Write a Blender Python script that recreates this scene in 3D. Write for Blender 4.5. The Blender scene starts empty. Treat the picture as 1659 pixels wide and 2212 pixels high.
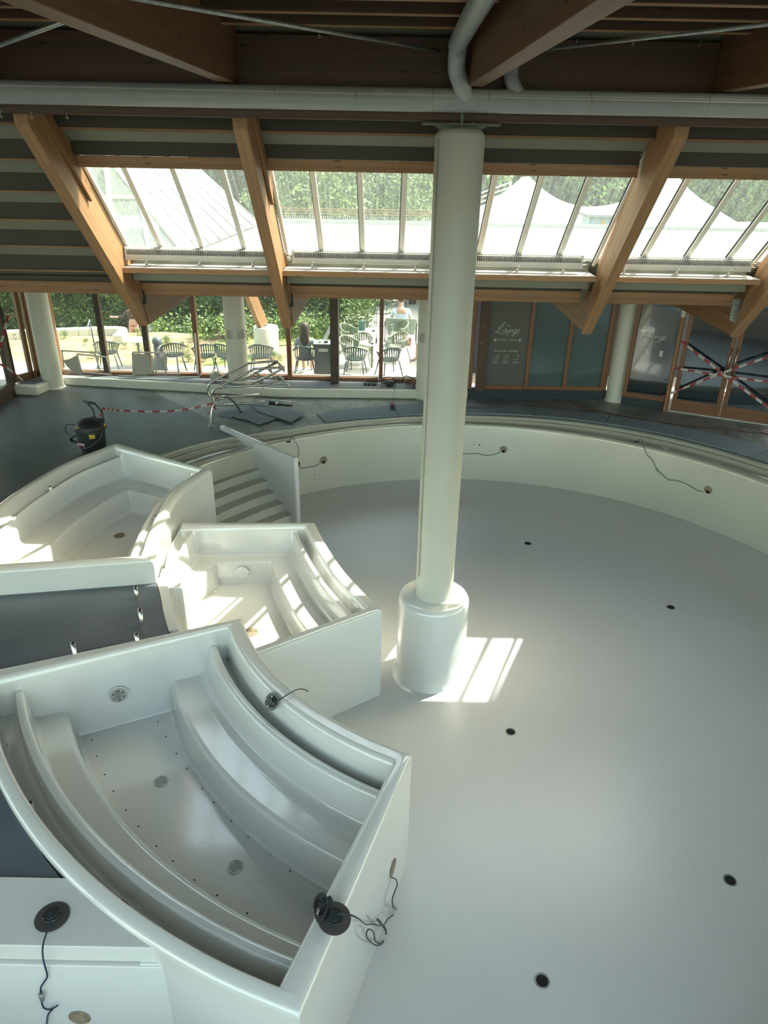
import bpy, bmesh, math, random
import numpy as np
from mathutils import Vector, Matrix
random.seed(7); rng = np.random.RandomState(7)
sc = bpy.context.scene
COL = sc.collection
# ------------------------------------------------------------------ camera
F = 1534.0; H = 5.3; TH = math.radians(26.4); RO = math.radians(1.1)
cd = bpy.data.cameras.new('camera'); cam = bpy.data.objects.new('camera', cd); COL.objects.link(cam)
cd.sensor_fit = 'HORIZONTAL'; cd.sensor_width = 36.0; cd.lens = 36.0 * F / 1659.0
cd.clip_start = 0.05; cd.clip_end = 400
fw = Vector((0, math.cos(TH), -math.sin(TH))); up0 = Vector((0, math.sin(TH), math.cos(TH))); rt0 = Vector((1, 0, 0))
rt = rt0 * math.cos(RO) + up0 * math.sin(RO); up = up0 * math.cos(RO) - rt0 * math.sin(RO)
cam.matrix_world = Matrix(((rt.x, up.x, -fw.x, 0), (rt.y, up.y, -fw.y, 0), (rt.z, up.z, -fw.z, H), (0, 0, 0, 1)))
sc.camera = cam
# ------------------------------------------------------------------ world, sun, exposure
SUNDIR = Vector((0.57, 0.29, 1.0)).normalized()
w = bpy.data.worlds.new('world'); sc.world = w; w.use_nodes = True
wn = w.node_tree.nodes; wl = w.node_tree.links; wn.clear()
sky = wn.new('ShaderNodeTexSky'); sky.sky_type = 'NISHITA'; sky.sun_disc = False
sky.sun_elevation = math.asin(SUNDIR.z); sky.sun_rotation = math.atan2(SUNDIR.x, SUNDIR.y); sky.air_density = 1.0; sky.dust_density = 2.5; sky.ozone_density = 1.0
bg = wn.new('ShaderNodeBackground'); bg.inputs['Strength'].default_value = 1.0
wo = wn.new('ShaderNodeOutputWorld'); tint = wn.new('ShaderNodeMix'); tint.data_type = 'RGBA'; tint.blend_type = 'MULTIPLY'; tint.inputs['Factor'].default_value = 1.0; tint.inputs['B'].default_value = (1.0, .935, .70, 1); wl.new(sky.outputs[0], tint.inputs['A']); wl.new(tint.outputs['Result'], bg.inputs[0]); wl.new(bg.outputs[0], wo.inputs[0])
sd = bpy.data.lights.new('sun', 'SUN'); so = bpy.data.objects.new('sun', sd); COL.objects.link(so)
sd.energy = 10.5; sd.angle = math.radians(0.6); sd.color = (1.0, 0.95, 0.87)
so.rotation_euler = SUNDIR.to_track_quat('Z', 'Y').to_euler(); so.location = (20, 10, 40)
vs = sc.view_settings; vs.view_transform = 'Standard'; vs.look = 'None'; vs.gamma = 1.0; vs.use_curve_mapping = False
vs.exposure = 0.34
# ------------------------------------------------------------------ photo-measured rays (places in metres)
def ray(x, y):
    u = (x - 829.5) / F; v = -(y - 1106) / F; c, s = math.cos(RO), math.sin(RO)
    a = u * c - v * s; b = u * s + v * c
    return np.array([a, b * math.sin(TH) + math.cos(TH), b * math.cos(TH) - math.sin(TH)])
C0 = np.array([0, 0, H]); PC = (1.69, 8.77)
def atZ(x, y, z=0.0): r = ray(x, y); return C0 + r * (z - H) / r[2]
def atY(x, y, Y): r = ray(x, y); return C0 + r * Y / r[1]
def pixx(x, y, z):
    d = np.array([x, y, z-H]); w = d[1]*math.cos(TH)-d[2]*math.sin(TH); return 829.5 + F*(d[0]*math.cos(RO)+(d[1]*math.sin(TH)+d[2]*math.cos(TH))*math.sin(RO))/w
def where_low(x, y, z):
    p = pixx(x, y, z)
    for lim, s in ((232, 'left of the first dark post'), (322, 'between the two dark posts at left'), (420, 'between the second dark post and the thin mullion'), (482, 'just left of the banded column'), (535, 'behind the banded column'), (620, 'beside the white pier'), (722, 'behind the seated person'), (9999, 'behind the terrace tables')):
        if p < lim: return s
def where_high(x, y, z):
    p = pixx(x, y, z)
    for lim, s in ((180, 'beyond the far left of the photo'), (420, 'hidden behind the glass pyramid'), (560, 'peeking out right of the glass pyramid'), (680, 'in the first pane left of the round column'), (780, 'in the middle pane left of the round column'), (930, 'nearest the left side of the round column'), (1160, 'above the left tent peak'), (1370, 'above the dip of the tent'), (1500, 'above the right slope of the tent'), (99999, 'at the far right of the skylights')):
        if p < lim: return s
def onroof(x, y, z0=6.33): r = ray(x, y); return C0 + r * (z0 - H + .92 * 8.5) / (r[2] + .92 * r[1])
def oncyl(x, y, R, c=PC, sg=1):
    r = ray(x, y); a = r[0]**2 + r[1]**2; b = -2 * (r[0]*c[0] + r[1]*c[1]); d = c[0]**2 + c[1]**2 - R*R
    return C0 + r * (-b + sg*math.sqrt(b*b - 4*a*d)) / (2*a)
def onplane(x, y, p0, p1):
    r = ray(x, y); d = np.array([p1[0]-p0[0], p1[1]-p0[1]]); n = np.array([-d[1], d[0]])
    return C0 + r * (n @ np.array(p0[:2])) / (r[:2] @ n)
# ------------------------------------------------------------------ materials
def mat(name, col, rough=.5, metal=0., coat=0., spec=.5, noise=0., nscale=5., bump=0., bscale=40., col2=None, emit=0.):
    m = bpy.data.materials.new(name); m.use_nodes = True; N = m.node_tree.nodes; L = m.node_tree.links; b = N['Principled BSDF']
    b.inputs['Base Color'].default_value = (*col, 1); b.inputs['Roughness'].default_value = rough; b.inputs['Metallic'].default_value = metal
    b.inputs['Coat Weight'].default_value = coat; b.inputs['Coat Roughness'].default_value = .10; b.inputs['Coat IOR'].default_value = 1.75 if coat >= .4 else 1.5; b.inputs['Specular IOR Level'].default_value = spec
    tc = N.new('ShaderNodeTexCoord')
    if noise or col2:
        n = N.new('ShaderNodeTexNoise'); n.inputs['Scale'].default_value = nscale; n.inputs['Detail'].default_value = 5
        L.new(tc.outputs['Object'], n.inputs['Vector'])
        r = N.new('ShaderNodeValToRGB'); r.color_ramp.elements[0].position = .35; r.color_ramp.elements[1].position = .65
        c2 = col2 or tuple(c * (1 - noise) for c in col)
        r.color_ramp.elements[0].color = (*c2, 1); r.color_ramp.elements[1].color = (*col, 1)
        L.new(n.outputs['Fac'], r.inputs[0]); L.new(r.outputs[0], b.inputs['Base Color'])
    if bump:
        n2 = N.new('ShaderNodeTexNoise'); n2.inputs['Scale'].default_value = bscale; n2.inputs['Detail'].default_value = 3
        L.new(tc.outputs['Object'], n2.inputs['Vector'])
        bp = N.new('ShaderNodeBump'); bp.inputs['Strength'].default_value = bump; bp.inputs['Distance'].default_value = .02
        L.new(n2.outputs['Fac'], bp.inputs['Height']); L.new(bp.outputs[0], b.inputs['Normal'])
    if emit: b.inputs['Emission Color'].default_value = (*col, 1); b.inputs['Emission Strength'].default_value = emit
    return m
def wood(name, c1, c2, rough=.5, knots=True, lam=22.):
    m = mat(name, c1, rough); N = m.node_tree.nodes; L = m.node_tree.links; b = N['Principled BSDF']
    tc = N.new('ShaderNodeTexCoord'); mp = N.new('ShaderNodeMapping'); mp.inputs['Scale'].default_value = (.6, lam, lam); L.new(tc.outputs['Object'], mp.inputs[0])
    n = N.new('ShaderNodeTexNoise'); n.inputs['Scale'].default_value = 1.0; n.inputs['Detail'].default_value = 6; n.inputs['Roughness'].default_value = .65; L.new(mp.outputs[0], n.inputs['Vector'])
    r = N.new('ShaderNodeValToRGB'); r.color_ramp.elements[0].position = .3; r.color_ramp.elements[1].position = .7
    r.color_ramp.elements[0].color = (*c2, 1); r.color_ramp.elements[1].color = (*c1, 1); L.new(n.outputs['Fac'], r.inputs[0]); out = r.outputs[0]
    if knots:
        mp2 = N.new('ShaderNodeMapping'); mp2.inputs['Scale'].default_value = (2.6, 10, 10); L.new(tc.outputs['Object'], mp2.inputs[0])
        v = N.new('ShaderNodeTexVoronoi'); v.inputs['Scale'].default_value = 1.0; v.inputs['Randomness'].default_value = 1.0; L.new(mp2.outputs[0], v.inputs['Vector'])
        r2 = N.new('ShaderNodeValToRGB'); r2.color_ramp.elements[0].position = .08; r2.color_ramp.elements[1].position = .17
        r2.color_ramp.elements[0].color = (.35, .35, .35, 1); r2.color_ramp.elements[1].color = (1, 1, 1, 1); L.new(v.outputs['Distance'], r2.inputs[0])
        mx = N.new('ShaderNodeMix'); mx.data_type = 'RGBA'; mx.blend_type = 'MULTIPLY'; mx.inputs['Factor'].default_value = .9
        L.new(out, mx.inputs['A']); L.new(r2.outputs[0], mx.inputs['B']); out = mx.outputs['Result']
    L.new(out, b.inputs['Base Color'])
    return m
def glass(name, tint=(.93, .97, .95), haze=0., refl=1.0, streak=False):
    m = bpy.data.materials.new(name); m.use_nodes = True; N = m.node_tree.nodes; L = m.node_tree.links; N.clear()
    o = N.new('ShaderNodeOutputMaterial'); t = N.new('ShaderNodeBsdfTransparent'); t.inputs[0].default_value = (*tint, 1)
    g = N.new('ShaderNodeBsdfGlossy'); g.inputs['Roughness'].default_value = .02; lw = N.new('ShaderNodeFresnel'); lw.inputs[0].default_value = 1.5
    mu = N.new('ShaderNodeMath'); mu.operation = 'MULTIPLY'; mu.inputs[1].default_value = refl; ge = N.new('ShaderNodeNewGeometry'); iv = N.new('ShaderNodeMath'); iv.operation = 'MULTIPLY_ADD'; iv.inputs[1].default_value = -refl; iv.inputs[2].default_value = refl; L.new(ge.outputs['Backfacing'], iv.inputs[0]); L.new(iv.outputs[0], mu.inputs[1]); L.new(lw.outputs[0], mu.inputs[0])
    a = N.new('ShaderNodeMixShader'); L.new(mu.outputs[0], a.inputs[0]); L.new(t.outputs[0], a.inputs[1]); L.new(g.outputs[0], a.inputs[2]); out = a.outputs[0]
    if haze:
        d = N.new('ShaderNodeBsdfTranslucent'); d.inputs[0].default_value = (.8, .85, .82, 1); d2 = N.new('ShaderNodeBsdfDiffuse'); d2.inputs[0].default_value = (.8, .84, .82, 1)
        ad = N.new('ShaderNodeMixShader'); ad.inputs[0].default_value = .5; L.new(d.outputs[0], ad.inputs[1]); L.new(d2.outputs[0], ad.inputs[2])
        h = N.new('ShaderNodeMixShader'); h.inputs[0].default_value = haze; L.new(out, h.inputs[1]); L.new(ad.outputs[0], h.inputs[2]); out = h.outputs[0]
        if streak:
            tc = N.new('ShaderNodeTexCoord'); mp = N.new('ShaderNodeMapping'); mp.inputs['Scale'].default_value = (28, .8, .8); L.new(tc.outputs['Object'], mp.inputs[0])
            n = N.new('ShaderNodeTexNoise'); n.inputs['Scale'].default_value = 1; n.inputs['Detail'].default_value = 4; L.new(mp.outputs[0], n.inputs['Vector'])
            mr = N.new('ShaderNodeMapRange'); mr.inputs['From Min'].default_value = .4; mr.inputs['From Max'].default_value = .7; mr.inputs['To Min'].default_value = haze * .8; mr.inputs['To Max'].default_value = haze * 1.5
            L.new(n.outputs['Fac'], mr.inputs[0]); L.new(mr.outputs[0], h.inputs[0])
    L.new(out, o.inputs[0]); return m
M = {}
M['white'] = mat('white_gelcoat', (.74, .74, .70), .26, coat=1.0, bump=.13, bscale=12, noise=.03, nscale=1.3)
M['white_floor'] = mat('white_floor_coat', (.66, .66, .635), .36, coat=.8, bump=.12, bscale=30, noise=.035, nscale=.8)
M['white_floor'].node_tree.nodes['Principled BSDF'].inputs['Coat Roughness'].default_value = .32; M['white_floor'].node_tree.nodes['Principled BSDF'].inputs['Coat Weight'].default_value = .7
M['white_matt'] = mat('white_paint', (.58, .575, .50), .5, noise=.03, nscale=3)
M['cream'] = mat('cream_paint', (.56, .565, .49), .5, noise=.04, nscale=2, bump=.05, bscale=60)
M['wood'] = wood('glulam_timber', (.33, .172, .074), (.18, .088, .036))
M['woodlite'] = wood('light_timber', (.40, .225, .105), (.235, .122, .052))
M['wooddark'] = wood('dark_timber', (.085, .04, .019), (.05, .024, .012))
M['woodred'] = wood('frame_timber', (.23, .105, .048), (.14, .06, .028), rough=.35, knots=False)
M['woodblack'] = wood('dark_frame_timber', (.07, .045, .03), (.045, .028, .02), knots=False)
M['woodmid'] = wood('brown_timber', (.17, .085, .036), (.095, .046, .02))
M['panel'] = mat('ceiling_panel', (.215, .215, .165), .7)
M['purlin'] = mat('shade_and_board_grey', (.062, .055, .043), .7)  # grey of dark boards; on purlin faces it puts shade into the colour
M['rim'] = mat('pool_wall_gelcoat', (.56, .545, .44), .14, coat=1.0, noise=.02, nscale=2)
M['steel'] = mat('brushed_steel', (.55, .54, .5), .25, metal=1)
M['galv'] = mat('galvanised_steel', (.42, .44, .42), .45, metal=.8, noise=.3, nscale=30)
M['duct'] = mat('painted_duct', (.33, .355, .34), .38, noise=.08, nscale=4)
M['black'] = mat('black_rubber', (.02, .021, .022), .5)
M['darkplastic'] = mat('dark_plastic', (.028, .034, .036), .4)
M['hole'] = mat('dark_hole', (.008, .008, .008), .9)
M['alu'] = mat('white_aluminium', (.52, .50, .45), .4)
M['mullion'] = mat('mullion_white', (.85, .82, .74), .4)
M['sillboard'] = mat('pale_sill_board', (.50, .47, .44), .6)
M['grill'] = mat('radiator_fins', (.55, .54, .52), .5, metal=.3)
M['slate'] = mat('dark_tile', (.135, .15, .17), .38, nscale=1.2, col2=(.10, .115, .133))
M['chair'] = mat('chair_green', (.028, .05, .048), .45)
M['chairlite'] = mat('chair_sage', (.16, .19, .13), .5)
M['gravel'] = mat('gravel', (.13, .127, .112), .9, noise=.35, nscale=9, bump=.5, bscale=60)
M['soil'] = mat('soil', (.20, .125, .075), .95, nscale=2.5, col2=(.33, .27, .14), bump=.6, bscale=12)
M['grass'] = mat('lawn', (.17, .24, .05), .9, nscale=6, col2=(.30, .31, .10), bump=.5, bscale=40)
M['leaf'] = mat('leaf', (.12, .20, .05), .6, nscale=.9, col2=(.04, .09, .022))
M['leaflite'] = mat('leaf_light', (.20, .29, .06), .6, nscale=1.5, col2=(.09, .16, .035))
M['bark'] = mat('bark', (.09, .065, .045), .9)
M['glass'] = glass('window_glass', haze=.02)
M['skyglass'] = glass('skylight_glass', haze=.05, streak=True)
M['darkglass'] = mat('dark_door_glass', (.012, .02, .028), .03, spec=.9, coat=1.0)
M['frost'] = mat('frosted_glass', (.075, .11, .112), .10, spec=.7)
M['signgrey'] = mat('grey_sign_film', (.085, .085, .075), .45)
M['mat'] = mat('blue_grey_mat', (.25, .30, .335), .8, bump=.7, bscale=120, noise=.3, nscale=60)
M['red'] = mat('tape_red', (.30, .035, .04), .5)
M['tapewhite'] = mat('tape_white', (.48, .46, .44), .5)
M['yellow'] = mat('yellow_plastic', (.5, .36, .03), .5)
M['skin'] = mat('skin', (.55, .33, .24), .6)
M['hair'] = mat('dark_hair', (.035, .02, .013), .6)
M['tan'] = mat('niche_tan', (.35, .28, .18), .7, nscale=20, col2=(.18, .14, .09))
M['lettering'] = mat('pale_lettering', (.55, .56, .52), .6)
# ------------------------------------------------------------------ builders
class MB:
    def __init__(s): s.v = []; s.f = []; s.m = []; s.mi = 0; s.smooth = []
    def add(s, vs_, fs, sm=False):
        o = len(s.v); s.v += [tuple(map(float, v)) for v in vs_]
        for f in fs: s.f.append([i + o for i in f]); s.m.append(s.mi); s.smooth.append(sm)
        return s
    def box(s, x0, x1, y0, y1, z0, z1):
        return s.add([(x0,y0,z0),(x1,y0,z0),(x1,y1,z0),(x0,y1,z0),(x0,y0,z1),(x1,y0,z1),(x1,y1,z1),(x0,y1,z1)],
            [(0,3,2,1),(4,5,6,7),(0,1,5,4),(1,2,6,5),(2,3,7,6),(3,0,4,7)])
    def obox(s, c, ax, ay, az):  # oriented box: centre and half-axis vectors
        c, ax, ay, az = map(np.array, (c, ax, ay, az)); vs_ = []
        for k in (-1, 1):
            for (i, j) in ((-1,-1),(1,-1),(1,1),(-1,1)): vs_.append(c + i*ax + j*ay + k*az)
        return s.add(vs_, [(0,3,2,1),(4,5,6,7),(0,1,5,4),(1,2,6,5),(2,3,7,6),(3,0,4,7)])
    def bar(s, p0, p1, wd, dp, upv=(0, 0, 1)):
        p0, p1 = np.array(p0, float), np.array(p1, float); d = p1 - p0; l = np.linalg.norm(d); d /= l
        a = np.cross(upv, d); a /= np.linalg.norm(a); b = np.cross(d, a)
        return s.obox((p0 + p1) / 2, d * l / 2, a * wd / 2, b * dp / 2)
    def prism(s, poly, z0, z1):
        n = len(poly); A = sum(poly[i][0]*poly[(i+1)%n][1] - poly[(i+1)%n][0]*poly[i][1] for i in range(n))
        if A < 0: poly = poly[::-1]
        vs_ = [(p[0], p[1], z0) for p in poly] + [(p[0], p[1], z1) for p in poly]
        return s.add(vs_, [tuple(range(n))[::-1], tuple(range(n, 2*n))] + [(i, (i+1)%n, n+(i+1)%n, n+i) for i in range(n)])
    def xprism(s, poly, x0, x1, x0b=None, x1b=None):   # polygon in (y,z) swept along x
        n = len(poly); vs_ = [(x0, p[0], p[1]) for p in poly] + [(x1, p[0], p[1]) for p in poly]
        return s.add(vs_, [tuple(range(n)), tuple(range(n, 2*n))[::-1]] + [(i, n+i, n+(i+1)%n, (i+1)%n) for i in range(n)])
    def tube(s, pts, r, seg=10, cap=True, r2=None, closed=False):
        P = [np.array(p, float) for p in pts]; n = len(P); o = len(s.v); vs_ = []; prev = None
        for i in range(n):
            d = (P[min(i+1, n-1)] - P[max(i-1, 0)]); d /= (np.linalg.norm(d) + 1e-9)
            if prev is None:
                a = np.cross(d, (0, 0, 1) if abs(d[2]) < .9 else (1, 0, 0))
            else: a = prev - d * (prev @ d)
            a /= np.linalg.norm(a) + 1e-9; prev = a; b = np.cross(d, a)
            rr = r[i] if isinstance(r, (list, tuple)) else r
            for k in range(seg):
                t = 2*math.pi*k/seg; vs_.append(P[i] + rr*(a*math.cos(t) + b*math.sin(t)))
        fs = [(i*seg+k, (i+1)*seg+k, (i+1)*seg+(k+1)%seg, i*seg+(k+1)%seg) for i in range(n-1) for k in range(seg)]
        s.add(vs_, fs, True)
        if cap:
            s.f.append([o+k for k in range(seg)]); s.m.append(s.mi); s.smooth.append(False)
            s.f.append([o+(n-1)*seg+k for k in range(seg)][::-1]); s.m.append(s.mi); s.smooth.append(False)
        return s
    def lathe(s, prof, c=(0,0,0), seg=48, a0=0, a1=2*math.pi, sm=True, sx=1, sy=1):
        full = abs(a1 - a0 - 2*math.pi) < 1e-6; n = seg if full else seg + 1; vs_ = []
        for (r, z) in prof:
            for k in range(n):
                t = a0 + (a1-a0)*k/seg; vs_.append((c[0] + sx*r*math.cos(t), c[1] + sy*r*math.sin(t), c[2] + z))
        fs = []
        for i in range(len(prof)-1):
            for k in range(seg): fs.append((i*n+k, i*n+(k+1)%n, (i+1)*n+(k+1)%n, (i+1)*n+k))
        return s.add(vs_, fs, sm)
    def disc(s, c, r, nrm=(0,0,1), seg=28, th=.004):
        nrm = np.array(nrm, float); nrm /= np.linalg.norm(nrm); c = np.array(c, float)
        s.tube([c, c + nrm*th], r, seg); return s
    def ball(s, c, rx, ry=None, rz=None, seg=16, rg=10):
        ry = ry or rx; rz = rz or rx; prof = [(math.sin(math.pi*i/rg), -math.cos(math.pi*i/rg)) for i in range(rg+1)]
        vs_ = []; 
        for (r, z) in prof:
            for k in range(seg): t = 2*math.pi*k/seg; vs_.append((c[0]+rx*r*math.cos(t), c[1]+ry*r*math.sin(t), c[2]+rz*z))
        fs = [(i*seg+k, i*seg+(k+1)%seg, (i+1)*seg+(k+1)%seg, (i+1)*seg+k) for i in range(rg) for k in range(seg)]
        return s.add(vs_, fs, True)
    def ribbon(s, pts, wv, th=.0, mats=None, step=None):
        P = [np.array(p, float) for p in pts]
        for i in range(len(P)-1):
            wa = np.array(wv, float)/2
            if mats: s.mi = mats[(i // (step or 1)) % len(mats)]
            s.add([P[i]-wa, P[i+1]-wa, P[i+1]+wa, P[i]+wa], [(0,1,2,3)])
        return s
    def build(s, name, mats, parent=None, mw=None, bevel=0., bseg=2):
        me = bpy.data.meshes.new(name); inv = (mw.inverted() if mw is not None else None)
        vv = [tuple(inv @ Vector(v)) for v in s.v] if inv is not None else s.v
        me.from_pydata(vv, [], s.f); ms = mats if isinstance(mats, (list, tuple)) else [mats]
        for m in ms: me.materials.append(M[m] if isinstance(m, str) else m)
        me.polygons.foreach_set('material_index', s.m); me.polygons.foreach_set('use_smooth', s.smooth); me.update()
        o = bpy.data.objects.new(name, me); COL.objects.link(o)
        if mw is not None: o.matrix_world = mw
        if parent is not None:
            pm = parent.matrix_world.copy() if parent.type != 'EMPTY' else parent_mw(parent)
            o.parent = parent; o.matrix_parent_inverse = pm.inverted()
        if bevel:
            bm = o.modifiers.new('bevel', 'BEVEL'); bm.width = bevel; bm.segments = bseg; bm.limit_method = 'ANGLE'; bm.angle_limit = math.radians(40)
        return o
def parent_mw(p):
    m = Matrix.LocRotScale(p.location, p.rotation_euler, p.scale); return m
def tag(o, label, cat, group=None, kind=None):
    o['label'] = label; o['category'] = cat
    if group: o['group'] = group
    if kind: o['kind'] = kind
    return o
def thing(name, label, cat, loc=(0,0,0), group=None):
    o = bpy.data.objects.new(name, None); COL.objects.link(o); o.location = loc; o.empty_display_size = .2
    return tag(o, label, cat, group)
def struct(o, label=None):
    o['kind'] = 'structure'
    if label: o['label'] = label
    return o
def copy_tree(o, loc=None, rz=None, label=None, scale=None):
    c = o.copy(); COL.objects.link(c)
    if loc is not None: c.location = loc
    if rz is not None: c.rotation_euler = (0, 0, rz)
    if scale: c.scale = (scale,)*3
    if label: c['label'] = label
    for ch in list(o.children):
        d = ch.copy(); COL.objects.link(d); d.parent = c; d.matrix_parent_inverse = ch.matrix_parent_inverse.copy()
        for g in list(ch.children):
            k = g.copy(); COL.objects.link(k); k.parent = d; k.matrix_parent_inverse = g.matrix_parent_inverse.copy()
    return c
def frame_along(p0, p1, upv=(0,0,1)):
    d = (Vector(p1) - Vector(p0)).normalized(); a = Vector(upv).cross(d).normalized(); b = d.cross(a)
    m = Matrix(((d.x, a.x, b.x, p0[0]), (d.y, a.y, b.y, p0[1]), (d.z, a.z, b.z, p0[2]), (0,0,0,1))); return m
def beam(name, p0, p1, wd, dp, m, parent=None, bevel=.006):
    return MB().bar(p0, p1, wd, dp).build(name, m, parent, mw=frame_along(p0, p1), bevel=bevel)
def smooth_curve(pts, n):
    P = np.array(pts, float); k = len(P); out = []
    for i in range(k-1):
        p0 = P[max(i-1,0)]; p1 = P[i]; p2 = P[i+1]; p3 = P[min(i+2,k-1)]
        for t in np.linspace(0, 1, n, endpoint=False):
            out.append(.5*((2*p1) + (-p0+p2)*t + (2*p0-5*p1+4*p2-p3)*t*t + (-p0+3*p1-3*p2+p3)*t**3))
    out.append(P[-1]); return [np.array(p) for p in out]
# ================================================================== POOL SHELL
def rimR(a):  # outer radius of the pool rim by angle (deg)
    return float(np.interp(a, [-90, 40, 57, 72, 85, 104, 123, 139, 152], [7.36, 7.37, 7.36, 7.25, 7.10, 6.93, 7.0, 7.4, 7.5]))
FZ = -1.4
pf = MB(); 
ring = [(PC[0] + 8.5*math.cos(t), PC[1] + 8.5*math.sin(t)) for t in np.linspace(0, 2*math.pi, 96, endpoint=False)]
pf.prism(ring, FZ - .1, FZ)
struct(pf.build('floor', 'white_floor'), 'glossy white coated floor of the empty round pool')
pw = MB(); angs = np.linspace(-75, 151.8, 190)
for i in range(len(angs)-1):
    pass
rows = []
for a in angs:
    ro = rimR(a); k = (ro - 6.55); t = math.radians(a)
    prof = [(6.55, FZ), (6.55, -.11), (6.555, -.075), (6.58, -.05), (6.62, -.045), (6.66, -.06), (6.69, -.105), (6.55+k*.45, -.12), (6.55+k*.60, -.115),
            (6.55+k*.65, -.07), (6.55+k*.69, -.045), (6.55+k*.73, -.04), (6.55+k*.765, -.055), (6.55+k*.785, -.085), (6.55+k*.81, -.06), (6.55+k*.84, -.02), (6.55+k*.88, -.002), (ro, .003), (ro+.01, -.1)]
    rows.append([(PC[0]+r*math.cos(t), PC[1]+r*math.sin(t), z) for r, z in prof])
np_ = len(rows[0]); vs_ = [p for r in rows for p in r]
pw.add(vs_, [(i*np_+j, i*np_+j+1, (i+1)*np_+j+1, (i+1)*np_+j) for i in range(len(rows)-1) for j in range(np_-1)], True)
POOLWALL = struct(pw.build('wall_pool', 'rim'), 'curved cream white wall and rim around the empty pool')
# deck
def deck_inner(a):
    return rimR(a) if a <= 151.9 else float(np.interp(a, [152, 160, 188, 193], [7.5, 7.45, 7.2, 9.5]))
dk = MB(); A = list(np.arange(-75, 151.5, 2)) + [151.9, 152.0] + list(np.arange(154, 285, 3)) + [285]
rad_ = [0, .3, 1, 2.5, 5, 9, 16]
vs_ = []
for a in A:
    t = math.radians(a); r0 = deck_inner(a)
    mr = min(r0+16, (18.1-PC[1])/math.sin(t)) if math.sin(t) > .2 else r0+16
    for q in rad_: rr_ = r0+(mr-r0)*q/16; vs_.append((PC[0]+rr_*math.cos(t), PC[1]+rr_*math.sin(t), 0))
nr = len(rad_)
dk.add(vs_, [(i*nr+j, i*nr+j+1, (i+1)*nr+j+1, (i+1)*nr+j) for i in range(len(A)-1) for j in range(nr-1)])
md = mat('deck_floor', (.075, .088, .092), .42, coat=.1); N = md.node_tree.nodes; L = md.node_tree.links; b = N['Principled BSDF']
tc = N.new('ShaderNodeTexCoord')
n1 = N.new('ShaderNodeTexNoise'); n1.inputs['Scale'].default_value = .7; n1.inputs['Detail'].default_value = 4; L.new(tc.outputs['Object'], n1.inputs[0])
r1 = N.new('ShaderNodeValToRGB'); r1.color_ramp.elements[0].position = .4; r1.color_ramp.elements[1].position = .75; r1.color_ramp.elements[0].color = (.06, .07, .074, 1); r1.color_ramp.elements[1].color = (.105, .12, .125, 1); L.new(n1.outputs[0], r1.inputs[0])
vo = N.new('ShaderNodeTexVoronoi'); vo.feature = 'DISTANCE_TO_EDGE'; vo.inputs['Scale'].default_value = 4.2; L.new(tc.outputs['Object'], vo.inputs[0])
r2 = N.new('ShaderNodeValToRGB'); r2.color_ramp.elements[0].position = .01; r2.color_ramp.elements[1].position = .06; r2.color_ramp.elements[0].color = (.06, .063, .06, 1); r2.color_ramp.elements[1].color = (1, 1, 1, 1); L.new(vo.outputs['Distance'], r2.inputs[0])
n3 = N.new('ShaderNodeTexNoise'); n3.inputs['Scale'].default_value = 2.2; n3.inputs['Detail'].default_value = 8; L.new(tc.outputs['Object'], n3.inputs[0])
r3 = N.new('ShaderNodeValToRGB'); r3.color_ramp.elements[0].position = .35; r3.color_ramp.elements[1].position = .7; r3.color_ramp.elements[0].color = (.15, .165, .15, 1); r3.color_ramp.elements[1].color = (.27, .29, .27, 1); L.new(n3.outputs[0], r3.inputs[0])
mm = N.new('ShaderNodeMix'); mm.data_type = 'RGBA'; mm.blend_type = 'MULTIPLY'; mm.inputs['Factor'].default_value = .38; L.new(r3.outputs[0], mm.inputs['A']); L.new(r2.outputs[0], mm.inputs['B'])
# painted / stone boundary: line through (-6.16,17.5) and (-3.67,14.92)
dp = N.new('ShaderNodeVectorMath'); dp.operation = 'DOT_PRODUCT'; dp.inputs[1].default_value = (.7195, .6945, 0); L.new(tc.outputs['Object'], dp.inputs[0])
nb = N.new('ShaderNodeMath'); nb.operation = 'MULTIPLY_ADD'; nb.inputs[1].default_value = .12; L.new(n3.outputs[0], nb.inputs[0]); L.new(dp.outputs['Value'], nb.inputs[2])
gt = N.new('ShaderNodeMath'); gt.operation = 'GREATER_THAN'; gt.inputs[1].default_value = .7195*-6.16 + .6945*17.5 + .06; L.new(nb.outputs[0], gt.inputs[0])
mx = N.new('ShaderNodeMix'); mx.data_type = 'RGBA'; L.new(gt.outputs[0], mx.inputs['Factor']); L.new(r1.outputs[0], mx.inputs['A']); L.new(mm.outputs['Result'], mx.inputs['B']); L.new(mx.outputs['Result'], b.inputs['Base Color'])
bp = N.new('ShaderNodeBump'); bp.inputs['Distance'].default_value = .01; mb = N.new('ShaderNodeMath'); mb.operation = 'MULTIPLY'; L.new(gt.outputs[0], mb.inputs[0]); mb.inputs[1].default_value = .6; L.new(mb.outputs[0], bp.inputs['Strength']); L.new(r2.outputs[0], bp.inputs['Height']); L.new(bp.outputs[0], b.inputs['Normal'])
struct(dk.build('floor', md), 'grey painted and stone-patterned deck around the pool')
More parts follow.
